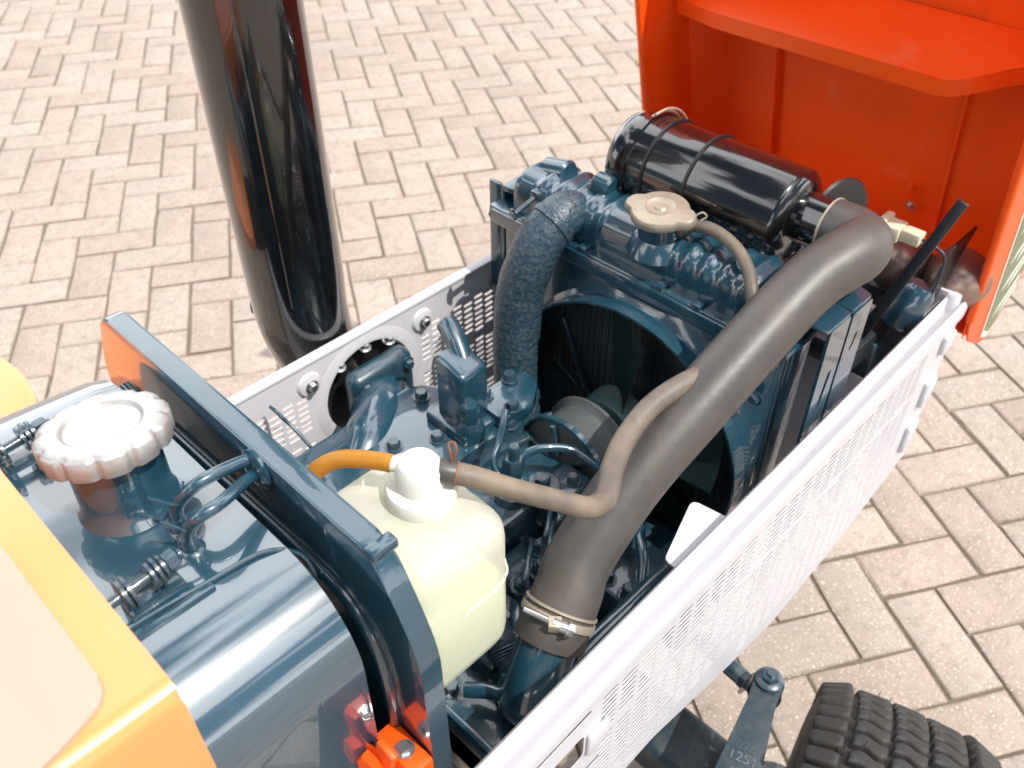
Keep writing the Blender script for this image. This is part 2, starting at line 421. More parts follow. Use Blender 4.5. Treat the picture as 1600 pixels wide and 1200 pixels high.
# --- fuel tank behind the firewall
def tank_section(n=10):
    pts = [(-.172, .40), (-.182, .72)]
    c = (-.108, .816)
    for k in range(n + 1):
        a = PI + (PI / 2) * -k / n * 1; pts.append((c[0] + .074 * math.cos(a), c[1] + .074 * math.sin(a)))
    c = (.13, .80)
    for k in range(n + 1):
        a = PI / 2 - PI / 2 * k / n; pts.append((c[0] + .085 * math.cos(a), c[1] + .090 * math.sin(a)))
    pts += [(.215, .72), (.205, .40)]
    return pts
bm = NB(); prism(bm, tank_section(), .30, lambda a, b, c: Vector((-.032 - c, a, b)))
es = [e for e in bm.edges if len(e.link_faces) == 2 and abs(e.verts[0].co.x - e.verts[1].co.x) < 1e-6]
bmesh.ops.bevel(bm, geom=es, offset=.012, segments=4, profile=.5, affect='EDGES')
for v in bm.verts:
    if v.co.y > .08: v.co.y += min(1, max(0, (-.032 - v.co.x) / .075)) * .055 * (v.co.y - .08) / .135
tank = part(finish(bm, 'fuel_tank', BLUE_TANK, smooth=50), 'glossy dark blue steel fuel tank behind the bulkhead')
NBASE = Vector((-.086, .018, .885))
bm = NB(); lathe(bm, [(.0405, -.002), (.0375, .003), (.0345, .008), (.0335, .014), (.033, .058), (.036, .060)], NBASE, (.06, .16, 1), 40)
finish(bm, 'filler_neck', BLUE_TANK, tank)
cax = Vector((.06, .16, 1)).normalized(); co_ = NBASE + cax * .052
lob = lambda a, r, h: 1 - (.062 * max(0, math.cos(12 * a)) ** 2.2 if r > .0395 else 0)
bm = NB(); lathe(bm, [(.038, 0), (.0460, .0008), (.0468, .0025), (.0468, .0150), (.0455, .0172), (.0435, .0182), (.0390, .0190), (.0305, .0194), (.0285, .0188), (.0265, .0168), (.012, .0162), (.0005, .0162)], co_, cax, 192, lob)
finish(bm, 'fuel_cap', CAPMETAL, tank, 'bright worn metal fuel filler cap with scalloped rim', smooth=40)
for nm, pts, r in (('fuel_line', [(-.0755, -.039, .896), (-.073, -.041, .915), (-.062, -.048, .930), (-.047, -.05, .933), (-.026, -.048, .928), (-.006, -.048, .922)], .0048), ('fuel_line', [(-.079, -.060, .893), (-.078, -.064, .912), (-.071, -.071, .926), (-.054, -.072, .928), (-.027, -.059, .920), (-.006, -.050, .911)], .0048)):
    bm = NB(); tube(bm, pts, r, 14); finish(bm, nm, BLUE, tank)
for p in ((-.0755, -.039), (-.079, -.060)):
    bm = NB(); lathe(bm, [(.011, 0), (.009, .003), (.0062, .004), (.0062, .016)], (p[0], p[1], .888), (0, 0, 1), 18); finish(bm, 'stub', BLUE, tank)
for k, pts in enumerate(([(-.088, -.036, .932), (-.074, -.046, .921), (-.068, -.038, .918), (-.060, -.030, .922)], [(-.092, -.058, .928), (-.078, -.068, .915), (-.070, -.062, .912), (-.066, -.054, .915)])):
    bm = NB(); tube(bm, pts, .0011, 6); finish(bm, 'spring_clip', ZINC if k > 1 else BLUE, tank)
bm = NB(); tube(bm, [(-.150, -.090, .8915), (-.12, -.092, .8925), (-.098, -.094, .8925), (-.072, -.096, .8925), (-.050, -.099, .8925), (-.034, -.106, .889), (-.024, -.113, .878), (-.019, -.118, .85)], .0017, 8); finish(bm, 'cable', BLUE, tank)
bm = NB(); box(bm, (-.155, -.102, .8895), (-.085, -.096, .8935), .0015); finish(bm, 'bracket', BLUE, tank)
def washer_stack(org, n=5):
    bm = NB(); o = Vector(org); ax = Vector((1, .05, .05))
    cyl(bm, o - ax * .045, o + ax * .012, .0040, 12)
    for k in range(n): lathe(bm, [(.0105 + .001 * (k % 2), 0), (.0105 + .001 * (k % 2), .0022)], o - ax * (.004 + .0042 * k + (.012 if k > 2 else 0)), ax, 22)
    lathe(bm, [(.0075, .0), (.0075, .008), (.006, .0095)], o + ax * .0, ax, 6)
    box(bm, (o.x - .034, o.y - .009, o.z - .018), (o.x - .031, o.y + .009, o.z + .006), .001)
    box(bm, (o.x - .034, o.y - .009, o.z - .0195), (o.x + .006, o.y + .009, o.z - .0165), .001)
    return finish(bm, 'strap_bolt', BLUE_CAST, tank)
washer_stack((-.103, -.075, .909)); washer_stack((-.108, .112, .909))
bm = NB(); box(bm, (-.33, -.062, .8905), (-.15, -.055, .8925), .0008); finish(bm, 'strap', BLUE, tank)

# --- dash cowl
sec = [(-.185, .40), (-.200, .86), (-.194, .945), (-.185, .952), (.185, .952), (.194, .945), (.2, .86), (.185, .40)]
bm = NB(); prism(bm, rounded(sec, [0, .02, .010, .006, .006, .010, .02, 0], 4), .30, lambda a, b, c: Vector((-.150 - c - .03 * max(0, (b - .93) / .02) * 0, a, b)), .004)
cowl = part(finish(bm, 'dash_cowl', ORANGE_OVEREXPOSED), 'orange plastic dash cowl behind the fuel tank, coloured pale as if overexposed')
bm = NB(); prism(bm, rounded([(-.1765, -.171), (-.1765, .171), (-.46, .171), (-.46, -.198), (-.217, -.1865)], [.014, .014, 0, 0, .02], 5), .006, lambda a, b, c: Vector((a, b, .949 + c)), .002)
finish(bm, 'dash_panel', DASH, cowl, 'instrument panel top coloured pale as if overexposed')
bm = NB(); prism(bm, rounded([(-.060, .36), (-.034, .455), (-.055, .60), (-.36, .60), (-.36, .36)], [.02, .04, .03, 0, 0], 5), .022, XY(.69), .004)
sc = part(finish(bm, 'step_plate', ORANGE_OVEREXPOSED), 'pale orange side plate beyond the fuel tank')
bm = NB(); box(bm, (-.30, .18, .67), (-.10, .46, .692), .004); finish(bm, 'support', DARK, sc)

# --- overflow bottle
bm = NB(); box(bm, (.0105, -.188, .700), (.120, -.058, .868), .027, 6)
bottle = part(finish(bm, 'overflow_bottle', BOTTLE, smooth=60), 'milky yellowish plastic coolant overflow bottle behind the bulkhead')
bm = NB(); box(bm, (.0125, -.1862, .702), (.1182, -.0600, .800), .024, 5); finish(bm, 'coolant', LIQUID, bottle, 'pale green liquid in the lower half', smooth=60)
bm = NB(); tube(bm, [(.060, -.1880, .7965), (.085, -.1882, .7965), (.098, -.1878, .7965), (.112, -.182, .7965), (.1195, -.172, .7965)], .0011, 8); finish(bm, 'seam', BOTTLE, bottle)
CB = Vector((.079, -.122, .864))
bm = NB(); lathe(bm, [(.027, 0), (.028, .003), (.028, .014), (.0265, .017), (.019, .019), (.0185, .036), (.015, .042), (.005, .044)], CB, (0, 0, 1), 40)
cap_ = finish(bm, 'bottle_cap', CAPW, bottle)
bm = NB(); cyl(bm, (.079, -.122, .8985), (.0655, -.0995, .8988), .0062, 16); cyl(bm, (.079, -.122, .896), (.096, -.140, .894), .0066, 16); finish(bm, 'spigot', CAPW, bottle)
bm = NB(); tube(bm, [(.012, -.050, .850), (.019, -.055, .872), (.029, -.060, .889), (.042, -.069, .897), (.054, -.083, .899), (.064, -.097, .899), (.0680, -.1035, .8985)], .0072, 16)
part(finish(bm, 'overflow_tube', AMBER), 'amber aged plastic tube on the overflow bottle cap')

# --- intake hose, breather hose
HP = [(.152, -.196, .668), (.163, -.193, .68), (.186, -.187, .70), (.213, -.179, .722), (.284, -.177, .768), (.366, -.184, .812), (.453, -.190, .853), (.520, -.195, .880), (.556, -.203, .892), (.582, -.209, .897), (.600, -.205, .898), (.608, -.190, .898), (.610, -.166, .897)]
bm = NB(); tube(bm, HP, [.0345, .0338, .0325, .0315, .0310, .0308, .0308, .0308, .0314, .0318, .031, .030, .030], 36, 10)
hose = part(finish(bm, 'intake_hose', RUBBER, smooth=60), 'thick black rubber intake hose arching over the engine')
bm = NB(); ax = (Vector(HP[2]) - Vector(HP[0])).normalized(); o = Vector(HP[1]) + ax * .004
lathe(bm, [(.0338, 0), (.0358, .0004), (.0362, .0040), (.0358, .0078), (.0336, .008)], o, ax, 44)
clamp = finish(bm, 'hose_clamp', ZINC, hose, 'dull zinc wire hose clamp with screw')
bm = NB(); lathe(bm, [(.0335, 0), (.0353, .0002), (.0353, .0022), (.0335, .0024)], o + ax * .0115, ax, 44); finish(bm, 'hose_clamp', ZINC, hose)
qa, qb = frame_of(ax)
nrm = (camo.location - o); nrm = (nrm - ax * nrm.dot(ax)).normalized(); tg = ax.cross(nrm)
bm = NB(); cc = o + ax * .003 + nrm * .0385
cyl(bm, cc - tg * .030 + nrm * -.006, cc + tg * .006, .0036, 12); cyl(bm, cc - tg * .002, cc + tg * .012, .0055, 12)
hexbolt(bm, cc + tg * .012, tg, .0062, .006, True)
finish(bm, 'clamp_screw', STEEL, hose)
bm = NB(); box(bm, cc - Vector((.006, .006, .006)), cc + Vector((.006, .006, .004)), .0015, rot=Matrix.Rotation(.7, 3, 'Z')); finish(bm, 'clamp_lug', ZINC, hose)
BH = [(.094, -.137, .8945), (.107, -.152, .890), (.128, -.173, .876), (.160, -.194, .853), (.182, -.205, .836), (.200, -.206, .829), (.216, -.199, .826), (.241, -.184, .824), (.276, -.170, .825), (.319, -.165, .833), (.366, -.172, .838), (.43, -.188, .835)]
bm = NB(); tube(bm, BH, [.0092, .0088, .0088, .0090, .0095, .0100, .0105, .0105, .0105, .0105, .0105, .010], 20, 9)
breather = part(finish(bm, 'breather_hose', RUBBER_DUST, smooth=60), 'dusty brown breather hose joining the bottle cap to the intake hose')
bm = NB(); d = (Vector(BH[1]) - Vector(BH[0])).normalized(); o = Vector(BH[0]) + d * .006
lathe(bm, [(.0088, 0), (.0101, 0), (.0101, .0016), (.0088, .0016)], o, d, 26)
tube(bm, [o + Vector((0, .003, .009)), o + Vector((.001, .005, .018)), o + Vector((.003, .009, .023)), o + Vector((.006, .006, .024)), o + Vector((.004, .002, .020)), o + Vector((.001, .003, .012))], .0012, 6)
finish(bm, 'wire_clip', RUST, breather)
bm = NB(); lathe(bm, [(.0098, 0), (.0100, .001), (.0100, .012), (.0098, .013)], Vector(BH[0]) - d * .007, d, 24); finish(bm, 'sleeve', RUBBER, breather)

# blue manifold pipe below the hose
bm = NB(); tube(bm, [(.176, -.190, .690), (.160, -.193, .675), (.136, -.201, .652), (.122, -.205, .630), (.124, -.196, .606), (.150, -.170, .590), (.20, -.12, .575)], .0288, 28, 8)
part(finish(bm, 'manifold_pipe', BLUE, smooth=60), 'dark blue painted intake pipe under the hose clamp')

# --- air cleaner
AX = .600; AZ = .893
bm = NB(); lathe(bm, [(.010, 0), (.040, .002), (.051, .010), (.0555, .022), (.0555, .034), (.058, .035), (.058, .041), (.0555, .042), (.0555, .095), (.0555, .226), (.0535, .2295), (.046, .235), (.034, .238)], (AX, .100, AZ), (0, -1, 0), 64)
ac = part(finish(bm, 'air_cleaner', BLACK, smooth=40), 'glossy black round air cleaner canister behind the radiator')
for h, r in ((.062, .0580), (.118, .0580)):
    bm = NB(); lathe(bm, [(.0550, 0), (r, .0005), (r, .0035), (.0550, .004)], (AX, .100 - h, AZ), (0, -1, 0), 56); finish(bm, 'band', BLACKM, ac)
bm = NB(); lathe(bm, [(.029, 0), (.0315, .001), (.0318, .003), (.029, .004)], (.610, -.1625, .896), (0, -1, 0), 36); finish(bm, 'outlet_clamp', ZINC, ac)
bm = NB(); lathe(bm, [(.0285, 0), (.0285, .055)], (.610, -.115, .896), (0, -1, 0), 30); finish(bm, 'outlet', BLACK, ac)
for q, rr in ((0, .060), (.005, .064)):
    bm = NB(); tube(bm, [(AX + rr * math.cos(a), .060 - q, AZ + rr * math.sin(a)) for a in (R(100), R(80), R(60), R(40), R(20), R(0))], .0016, 8); finish(bm, 'wire_bail', ZINC, ac)
bm = NB(); lathe(bm, [(.020, 0), (.042, .0), (.045, .002), (.047, .004), (.045, .007), (.041, .008), (.020, .008)], (.648, -.150, .884), (-.25, -1, .1), 56); finish(bm, 'end_disc', BLACKM, ac)
bm = NB(); box(bm, (.575, .03, .80), (.61, .05, .86), .003); box(bm, (.575, -.09, .80), (.61, -.07, .86), .003); box(bm, (.56, -.11, .795), (.70, .07, .803), .002); finish(bm, 'saddle', BLUE, ac)
bm = NB(); lathe(bm, [(.002, 0), (.014, .004), (.018, .012), (.018, .03)], (.555, -.118, .868), (.2, 0, -1), 24); finish(bm, 'drain_knob', GREYW, ac)

# --- radiator
bm = NB(); box(bm, (.505, -.20, .36), (.56, .20, .815), .004)
rad = part(finish(bm, 'radiator', BLUE), 'dark blue radiator with ribbed top tank')
bm = NB()
for k in range(112):
    y = -.188 + .376 * k / 111; box(bm, (.499 + .001 * (k % 3 == 0), y - .0012, .40), (.5055, y + .0012, .80))
finish(bm, 'core', CORE, rad, 'dark finned radiator core seen through the shroud', kind='stuff')
bm = NB(); box(bm, (.478, -.212, .818), (.580, .212, .826), .002); box(bm, (.474, -.205, .806), (.480, .205, .824), .0015); finish(bm, 'header_flange', BLUE, rad)
for y in (.15, .06, -.05, -.10, -.15):
    bm = NB(); box(bm, (.477, y - .006, .8255), (.492, y + .006, .831), .0015); finish(bm, 'crimp_tab', BLUE, rad)
bm = NB(); ny, ns = 150, 28; Y0, Y1 = .195, -.165; rings = []
for i in range(ny + 1):
    t = i / ny; y = Y0 + (Y1 - Y0) * t; e = min(t, 1 - t) * (Y0 - Y1)
    k = math.sqrt(max(0.0, 1 - max(0, 1 - e / .020) ** 2)) if e < .020 else 1; k = max(k, .12)
    rid = 0
    if -.145 < y < -.05 or .045 < y < .15: rid = .5 + .5 * math.cos(2 * PI * y / .0235)
    if abs(y + .024) < .045: rid = max(rid, .4 * (1 - abs(y + .024) / .045))
    ring = []
    for q in range(ns):
        a = 2 * PI * q / ns; ca, sa = math.cos(a), math.sin(a)
        ex = math.copysign(abs(ca) ** .62, ca); ez = math.copysign(abs(sa) ** .62, sa)
        amp = 1 + .085 * rid * max(0, sa + .25)
        ring.append(bm.verts.new(Vector((.528 + .039 * k * amp * ex, y, .838 + .037 * k * amp * ez))))
    rings.append(ring)
for a, b in zip(rings, rings[1:]):
    for q in range(ns): bm.faces.new((a[q], a[(q + 1) % ns], b[(q + 1) % ns], b[q]))
bm.faces.new(rings[0][::-1]); bm.faces.new(rings[-1])
finish(bm, 'top_tank', BLUE, rad, smooth=70)
NK = Vector((.508, -.024, .868))
bm = NB(); lathe(bm, [(.036, -.012), (.030, 0), (.024, .006), (.0235, .022), (.029, .026), (.029, .029)], NK, (-.12, 0, 1), 36); finish(bm, 'filler_neck', BLUE, rad)
nax = Vector((-.12, 0, 1)).normalized()
def ear(a, r, h):
    if r < .0295: return 1
    q = abs(math.cos(a)); return 1 + .30 * max(0, (q - .90) / .10) ** .8
bm = NB(); lathe(bm, [(.028, 0), (.0315, .0005), (.0322, .003), (.0316, .0085), (.0300, .0105), (.020, .0115), (.0165, .0125), (.0125, .0105), (.0075, .0108), (.0055, .0128), (.0005, .0130)], NK + nax * .0275, nax, 72, ear, ref=(0.15, -1, 0))
finish(bm, 'radiator_cap', RADCAP, rad, 'dull beige metal radiator pressure cap with two ears')
bm = NB(); tube(bm, [(.510, -.045, .884), (.519, -.060, .892), (.521, -.083, .895), (.514, -.113, .892), (.498, -.140, .886), (.480, -.160, .872), (.472, -.172, .84)], .0068, 14); finish(bm, 'overflow_hose', RUBBER_DUST, rad)
bm = NB(); tube(bm, [(.517, -.058, .897), (.517, -.060, .905), (.520, -.066, .910), (.522, -.070, .906), (.519, -.066, .901), (.518, -.066, .895), (.521, -.071, .893)], .0010, 6); finish(bm, 'spring_clip', ZINC, rad)
# shroud: rectangle lofted to a circle, then a lip ring
bm = NB(); N = 96; cyy, czz, rr = -.032, .625, .170
def rect_pt(a, hw=.196, z0=.385, z1=.814):
    c, s = math.cos(a), math.sin(a); cz = czz; kx = hw / abs(c) if abs(c) > 1e-6 else 9
    kx = ((hw - cyy) if c > 0 else (hw + cyy)) / abs(c) if abs(c) > 1e-6 else 9
    kz = ((z1 - czz) if s > 0 else (czz - z0)) / abs(s) if abs(s) > 1e-6 else 9
    k = min(kx, kz); return cyy + c * k, czz + s * k
prof = []
A = [2 * PI * k / N for k in range(N)]
def ringv(f): return [bm.verts.new(f(a)) for a in A]
rg = [ringv(lambda a: Vector((.5045, *rect_pt(a)))), ringv(lambda a: Vector((.492, *rect_pt(a)))),
      ringv(lambda a: Vector((.482, *[.45 * p + .55 * q for p, q in zip(rect_pt(a), (cyy + math.cos(a) * rr, czz + math.sin(a) * rr))]))),
      ringv(lambda a: Vector((.476, cyy + math.cos(a) * (rr + .006), czz + math.sin(a) * (rr + .006)))),
      ringv(lambda a: Vector((.470, cyy + math.cos(a) * (rr + .001), czz + math.sin(a) * (rr + .001)))),
      ringv(lambda a: Vector((.452, cyy + math.cos(a) * rr, czz + math.sin(a) * rr))),
      ringv(lambda a: Vector((.452, cyy + math.cos(a) * (rr - .003), czz + math.sin(a) * (rr - .003)))),
      ringv(lambda a: Vector((.500, cyy + math.cos(a) * (rr - .003), czz + math.sin(a) * (rr - .003))))]
for a, b in zip(rg, rg[1:]):
    for q in range(N): bm.faces.new((a[q], a[(q + 1) % N], b[(q + 1) % N], b[q]))
finish(bm, 'fan_shroud', BLUE, rad, smooth=30)
# side supports of the radiator
bm = NB(); box(bm, (.498, .205, .50), (.575, .2115, .845), .002); box(bm, (.498, .2115, .50), (.504, .232, .845), .002); box(bm, (.498, .19, .838), (.575, .2105, .846), .002); finish(bm, 'side_bracket', BLUE, rad)
bm = NB(); box(bm, (.52, .10, .845), (.55, .165, .872), .008, 3); cyl(bm, (.535, .168, .868), (.535, .130, .876), .0155, 20, .003); cyl(bm, (.535, .09, .880), (.535, .065, .880), .0145, 20, .003); finish(bm, 'tank_fitting', BLUE, rad)
plate('side_bracket', rounded([(.495, .42), (.512, .46), (.512, .848), (.552, .848), (.552, .46), (.54, .42)], .004, 2), [rounded([(.528, .735), (.535, .738), (.541, .785), (.534, .782)], .002, 2)], .0035, XZ(-.2335), BLUE, rad)
plate('side_bracket', rounded([(.558, .47), (.598, .47), (.598, .846), (.558, .846)], .004, 2), [rounded([(.572, .79), (.577, .79), (.583, .812), (.578, .812)], .002, 2)], .0035, XZ(-.2335), BLUE, rad)
bm = NB(); prism(bm, rounded([(.505, -.2345), (.553, -.2345), (.558, -.20), (.558, -.175), (.505, -.175)], .003, 2), .0035, XY(.8475), .001); finish(bm, 'bracket_top', BLUE, rad)
bm = NB(); prism(bm, rounded([(.560, -.2325), (.600, -.2325), (.612, -.20), (.612, -.165), (.560, -.165)], .003, 2), .0035, XY(.8445), .001); finish(bm, 'bracket_top', BLUE, rad)
bm = NB(); lathe(bm, [(.006, 0), (.006, .0012)], (.588, -.195, .848), (0, 0, 1), 18); finish(bm, 'hole_plug', DARK, rad)
bm = NB(); tube(bm, [(.530, -.198, .8515), (.526, -.204, .8517), (.529, -.210, .8517), (.535, -.208, .8517), (.534, -.202, .8517)], .0007, 6); finish(bm, 'paint_mark', DARK, rad)
for p in ((.478, -.188, .755), (.478, -.188, .50), (.478, .18, .70)): bolt(rad, p, (-1, 0, 0), r=.007)
bolt(rad, (.530, -.2355, .655), (0, -1, 0)); bolt(rad, (.498, .222, .80), (-1, 0, 0)); bolt(rad, (.498, .222, .69), (-1, 0, 0))
# diagonal stay in front of the core
bm = NB(); tube(bm, [(.497, .10, .70), (.497, .05, .60), (.497, .0, .52)], .0042, 10); finish(bm, 'stay', BLUE, rad)

# --- upper radiator hose
UP = [(.512, .094, .846), (.492, .094, .856), (.472, .096, .853), (.452, .101, .832), (.439, .106, .802), (.430, .111, .764), (.421, .109, .692), (.411, .098, .632), (.402, .080, .583)]
bm = NB(); tube(bm, UP, [.024, .026, .0275, .0285, .0290, .0292, .0290, .0275, .0265], 32, 10, jit=.012)
uh = part(finish(bm, 'upper_hose', BLUE_ROUGH, smooth=70), 'rough blue-painted radiator hose curving down from the top tank')
def ring_on(pts, i, r, wd, m, parent, name):
    p = Vector(pts[i]); d = (Vector(pts[min(i + 1, len(pts) - 1)]) - Vector(pts[max(i - 1, 0)])).normalized(); bm = NB()
    lathe(bm, [(r * .93, 0), (r, .0005), (r, wd), (r * .93, wd + .0005)], p, d, 40); return finish(bm, name, m, parent)
ring_on(UP, 2, .0295, .008, BLUE_ROUGH, uh, 'hose_clamp'); ring_on(UP, 7, .0300, .010, BLUE_ROUGH, uh, 'hose_clamp')
bm = NB(); cyl(bm, (.445, .134, .858), (.476, .128, .872), .0030, 10); hexbolt(bm, (.445, .134, .858), (-1, .1, -.4), .006, .006); box(bm, (.470, .121, .866), (.480, .135, .878), .002); finish(bm, 'clamp_screw', BLUE_CAST, uh)
bm = NB(); cyl(bm, (.395, .062, .610), (.425, .045, .615), .0045, 12); hexbolt(bm, (.425, .045, .615), (1, -.5, .1), .006, .008); finish(bm, 'clamp_screw', BLUE_CAST, uh)

# --- fan and pulley
FC = Vector((.0, -.032, .632))
bm = NB(); lathe(bm, [(.020, .425), (.044, .428), (.047, .436), (.047, .462), (.040, .468), (.01, .469)], FC, (1, 0, 0), 40)
fan = part(finish(bm, 'fan', TEAL), 'teal plastic cooling fan inside the shroud')
for k in range(5):
    a0 = R(20 + 72 * k); bm = NB(); nu, nv = 6, 5; G = []
    for i in range(nu):
        r = .044 + .108 * i / (nu - 1); row = []
        for j in range(nv):
            t = j / (nv - 1) - .5; wd = (.040 + .036 * i / (nu - 1)); ang = a0 + t * wd / r * 1.0
            row.append(bm.verts.new(Vector((.449 - t * .034 + .004 * math.cos(t * PI), FC.y + r * math.cos(ang), FC.z + r * math.sin(ang)))))
        G.append(row)
    for i in range(nu - 1):
        for j in range(nv - 1): bm.faces.new((G[i][j], G[i][j + 1], G[i + 1][j + 1], G[i + 1][j]))
    bmesh.ops.solidify(bm, geom=bm.faces[:], thickness=.003)
    finish(bm, 'blade', TEALD, fan)
bm = NB(); lathe(bm, [(.03, .352), (.056, .353), (.061, .356), (.061, .360), (.055, .362), (.054, .364), (.054, .396), (.057, .399), (.062, .402), (.062, .406), (.045, .408), (.03, .426)], FC, (1, 0, 0), 52)
pul = part(finish(bm, 'fan_pulley', BELT), 'dusty grey fan pulley drum behind the fan')
bm = NB(); lathe(bm, [(.0610, .352), (.0640, .353), (.0640, .359), (.0600, .360)], FC, (1, 0, 0), 52, closed_ends=False); finish(bm, 'rim', BLUE, pul)
for k in range(6):
    a = k * PI / 3 + .3; bm = NB(); d = Vector((0, math.cos(a), math.sin(a))); q = FC + Vector((.350, 0, 0)); box(bm, (q.x - .004, q.y + .016, q.z - .003), (q.x + .004, q.y + .058, q.z + .003), .001, rot=Matrix.Rotation(a, 3, 'X'), piv=q); finish(bm, 'spoke', BLUE_CAST, pul)

# --- engine
bm = NB(); box(bm, (.05, -.14, .30), (.375, .15, .555), .010, 3)
eng = part(finish(bm, 'engine_block', BLUE_CAST), 'dark blue painted diesel engine block and fittings')
bm = NB(); box(bm, (.080, -.055, .555), (.372, .170, .640), .006, 2); finish(bm, 'cylinder_head', BLUE_CAST, eng)
bm = NB(); prism(bm, rounded([(.095, .030), (.300, .030), (.345, .020), (.368, .045), (.360, .085), (.330, .120), (.300, .165), (.095, .165)], .012, 4), .030, XY(.640), .004); finish(bm, 'rocker_cover', BLUE, eng)
bm = NB(); prism(bm, rounded([(.085, .022), (.310, .022), (.36, .010), (.378, .045), (.366, .092), (.335, .128), (.305, .172), (.085, .172)], .012, 3), .009, XY(.640), .002); finish(bm, 'cover_flange', BLUE_CAST, eng)
for p in ((.213, .099), (.256, .073), (.345, .052), (.33, .03), (.12, .12), (.15, .05), (.29, .14)): bolt(eng, (p[0], p[1], .670), (0, 0, 1), r=.0078, h=.009)
bm = NB(); box(bm, (.278, .052, .668), (.320, .098, .762), .007, 3); box(bm, (.268, .040, .668), (.330, .108, .682), .004, 2)
for v in bm.verts:
    if v.co.z > .72: v.co.z += (v.co.y - .075) * .25
th = finish(bm, 'thermostat_housing', BLUE, eng)
bm = NB(); tube(bm, [(.306, .080, .752), (.312, .096, .766), (.316, .110, .775), (.318, .118, .778)], .0125, 20); finish(bm, 'outlet_stub', BLUE, eng)
bm = NB(); lathe(bm, [(.017, 0), (.0165, .018), (.0125, .024), (.0118, .026)], (.286, .050, .668), (0, 0, 1), 28); lathe(bm, [(.0115, .024), (.0115, .048), (.0098, .051)], (.286, .050, .668), (0, 0, 1), 6); finish(bm, 'breather_plug', BLUE, eng)
bm = NB(); prism(bm, rounded([(.318, .080), (.392, .078), (.398, .05), (.36, .022), (.316, .028)], .010, 4), .016, XY(.672), .003); finish(bm, 'water_flange', BLUE, eng)
for p in ((.372, .072), (.338, .034), (.33, .072)): bolt(eng, (p[0], p[1], .689), (0, 0, 1), r=.008, h=.010)
bm = NB(); cyl(bm, (.395, .07, .56), (.405, .08, .60), .030, 26, .003); finish(bm, 'water_neck', BLUE_CAST, eng)
# injector and pipes
bm = NB(); o = Vector((.272, -.030, .640)); lathe(bm, [(.020, 0), (.020, .012), (.015, .016), (.015, .024), (.018, .026), (.018, .032), (.012, .036)], o, (.05, 0, 1), 28); lathe(bm, [(.0125, .036), (.0125, .056), (.010, .059)], o, (.05, 0, 1), 6); lathe(bm, [(.0065, .059), (.0065, .075), (.005, .077)], o, (.05, 0, 1), 14); finish(bm, 'injector', BLUE_CAST, eng)
bm = NB(); tube(bm, [(.303, .010, .725), (.294, .004, .716), (.281, -.002, .700), (.266, -.008, .690), (.261, -.018, .678), (.263, -.030, .672), (.268, -.042, .665)], .0042, 12); finish(bm, 'fuel_pipe', BLUE, eng)
bm = NB(); tube(bm, [(.285, -.028, .688), (.298, -.033, .694), (.312, -.042, .696), (.334, -.060, .690), (.344, -.090, .676), (.35, -.12, .66)], .0050, 12); finish(bm, 'fuel_pipe', BLUE, eng)
bm = NB(); box(bm, (.285, -.085, .60), (.345, -.045, .655), .006, 2); finish(bm, 'pump_boss', BLUE_CAST, eng)
bolt(eng, (.298, -.052, .655), (0, 0, 1), r=.009, h=.012); bolt(eng, (.325, -.072, .655), (0, 0, 1), r=.007, h=.009)
bm = NB(); lathe(bm, [(.0215, 0), (.0215, .004), (.019, .006)], (.298, -.052, .650), (0, 0, 1), 28); finish(bm, 'boss_ring', BLUE_CAST, eng)
rnd = random.Random(11)
for (x0, y0, x1, y1, z0, z1) in ((.20, -.150, .27, -.060, .55, .605), (.28, -.20, .37, -.105, .48, .585), (.12, -.15, .20, -.06, .54, .60), (.15, -.215, .26, -.14, .46, .545), (.06, -.205, .14, -.11, .50, .578), (.33, -.11, .37, -.05, .56, .625), (.38, -.21, .45, -.10, .40, .52)):
    bm = NB(); box(bm, (x0, y0, z0), (x1, y1, z1), .006, 2); ob = finish(bm, 'casting', BLUE_CAST, eng)
    for k in range(3): bolt(eng, (rnd.uniform(x0 + .012, x1 - .012), rnd.uniform(y0 + .012, y1 - .012), z1), (rnd.uniform(-.2, .2), rnd.uniform(-.3, .1), 1), r=rnd.uniform(.006, .009), h=rnd.uniform(.007, .016), stud=rnd.choice((0, 0, .008)))
for p, q, r in (((.220, -.105, .60), (.228, -.12, .645), .010), ((.245, -.090, .60), (.25, -.098, .640), .009), ((.205, -.10, .60), (.198, -.118, .638), .008), ((.262, -.11, .60), (.258, -.125, .632), .0095)):
    bm = NB(); cyl(bm, p, q, r * .7, 16, .001); d = Vector(q) - Vector(p); hexbolt(bm, Vector(q) - d * .35, d, r, .010); finish(bm, 'union', BLUE_CAST, eng)
    bm = NB(); tube(bm, [q, Vector(q) + d.normalized() * .012, Vector(q) + Vector((.02, .01, .012)), Vector(q) + Vector((.045, .03, 0)), Vector(q) + Vector((.06, .05, -.03))], .0032, 10); finish(bm, 'fuel_pipe', BLUE_CAST, eng)
for nm, pts, r in (('fuel_pipe', [(.36, -.145, .61), (.347, -.153, .622), (.330, -.168, .624), (.316, -.183, .620), (.298, -.196, .610), (.283, -.204, .595), (.27, -.206, .56)], .0062),
                   ('pipe', [(.120, -.219, .628), (.139, -.219, .638), (.201, -.218, .642), (.266, -.217, .642), (.335, -.215, .64), (.40, -.212, .63), (.43, -.205, .60)], .0105),
                   ('hose', [(.090, -.146, .598), (.105, -.170, .604), (.113, -.197, .602), (.118, -.222, .59), (.12, -.228, .55)], .0078),
                   ('pipe', [(.36, -.225, .58), (.30, -.222, .585), (.22, -.226, .57)], .006)):
    bm = NB(); tube(bm, pts, r, 16); finish(bm, nm, BLUE, eng)
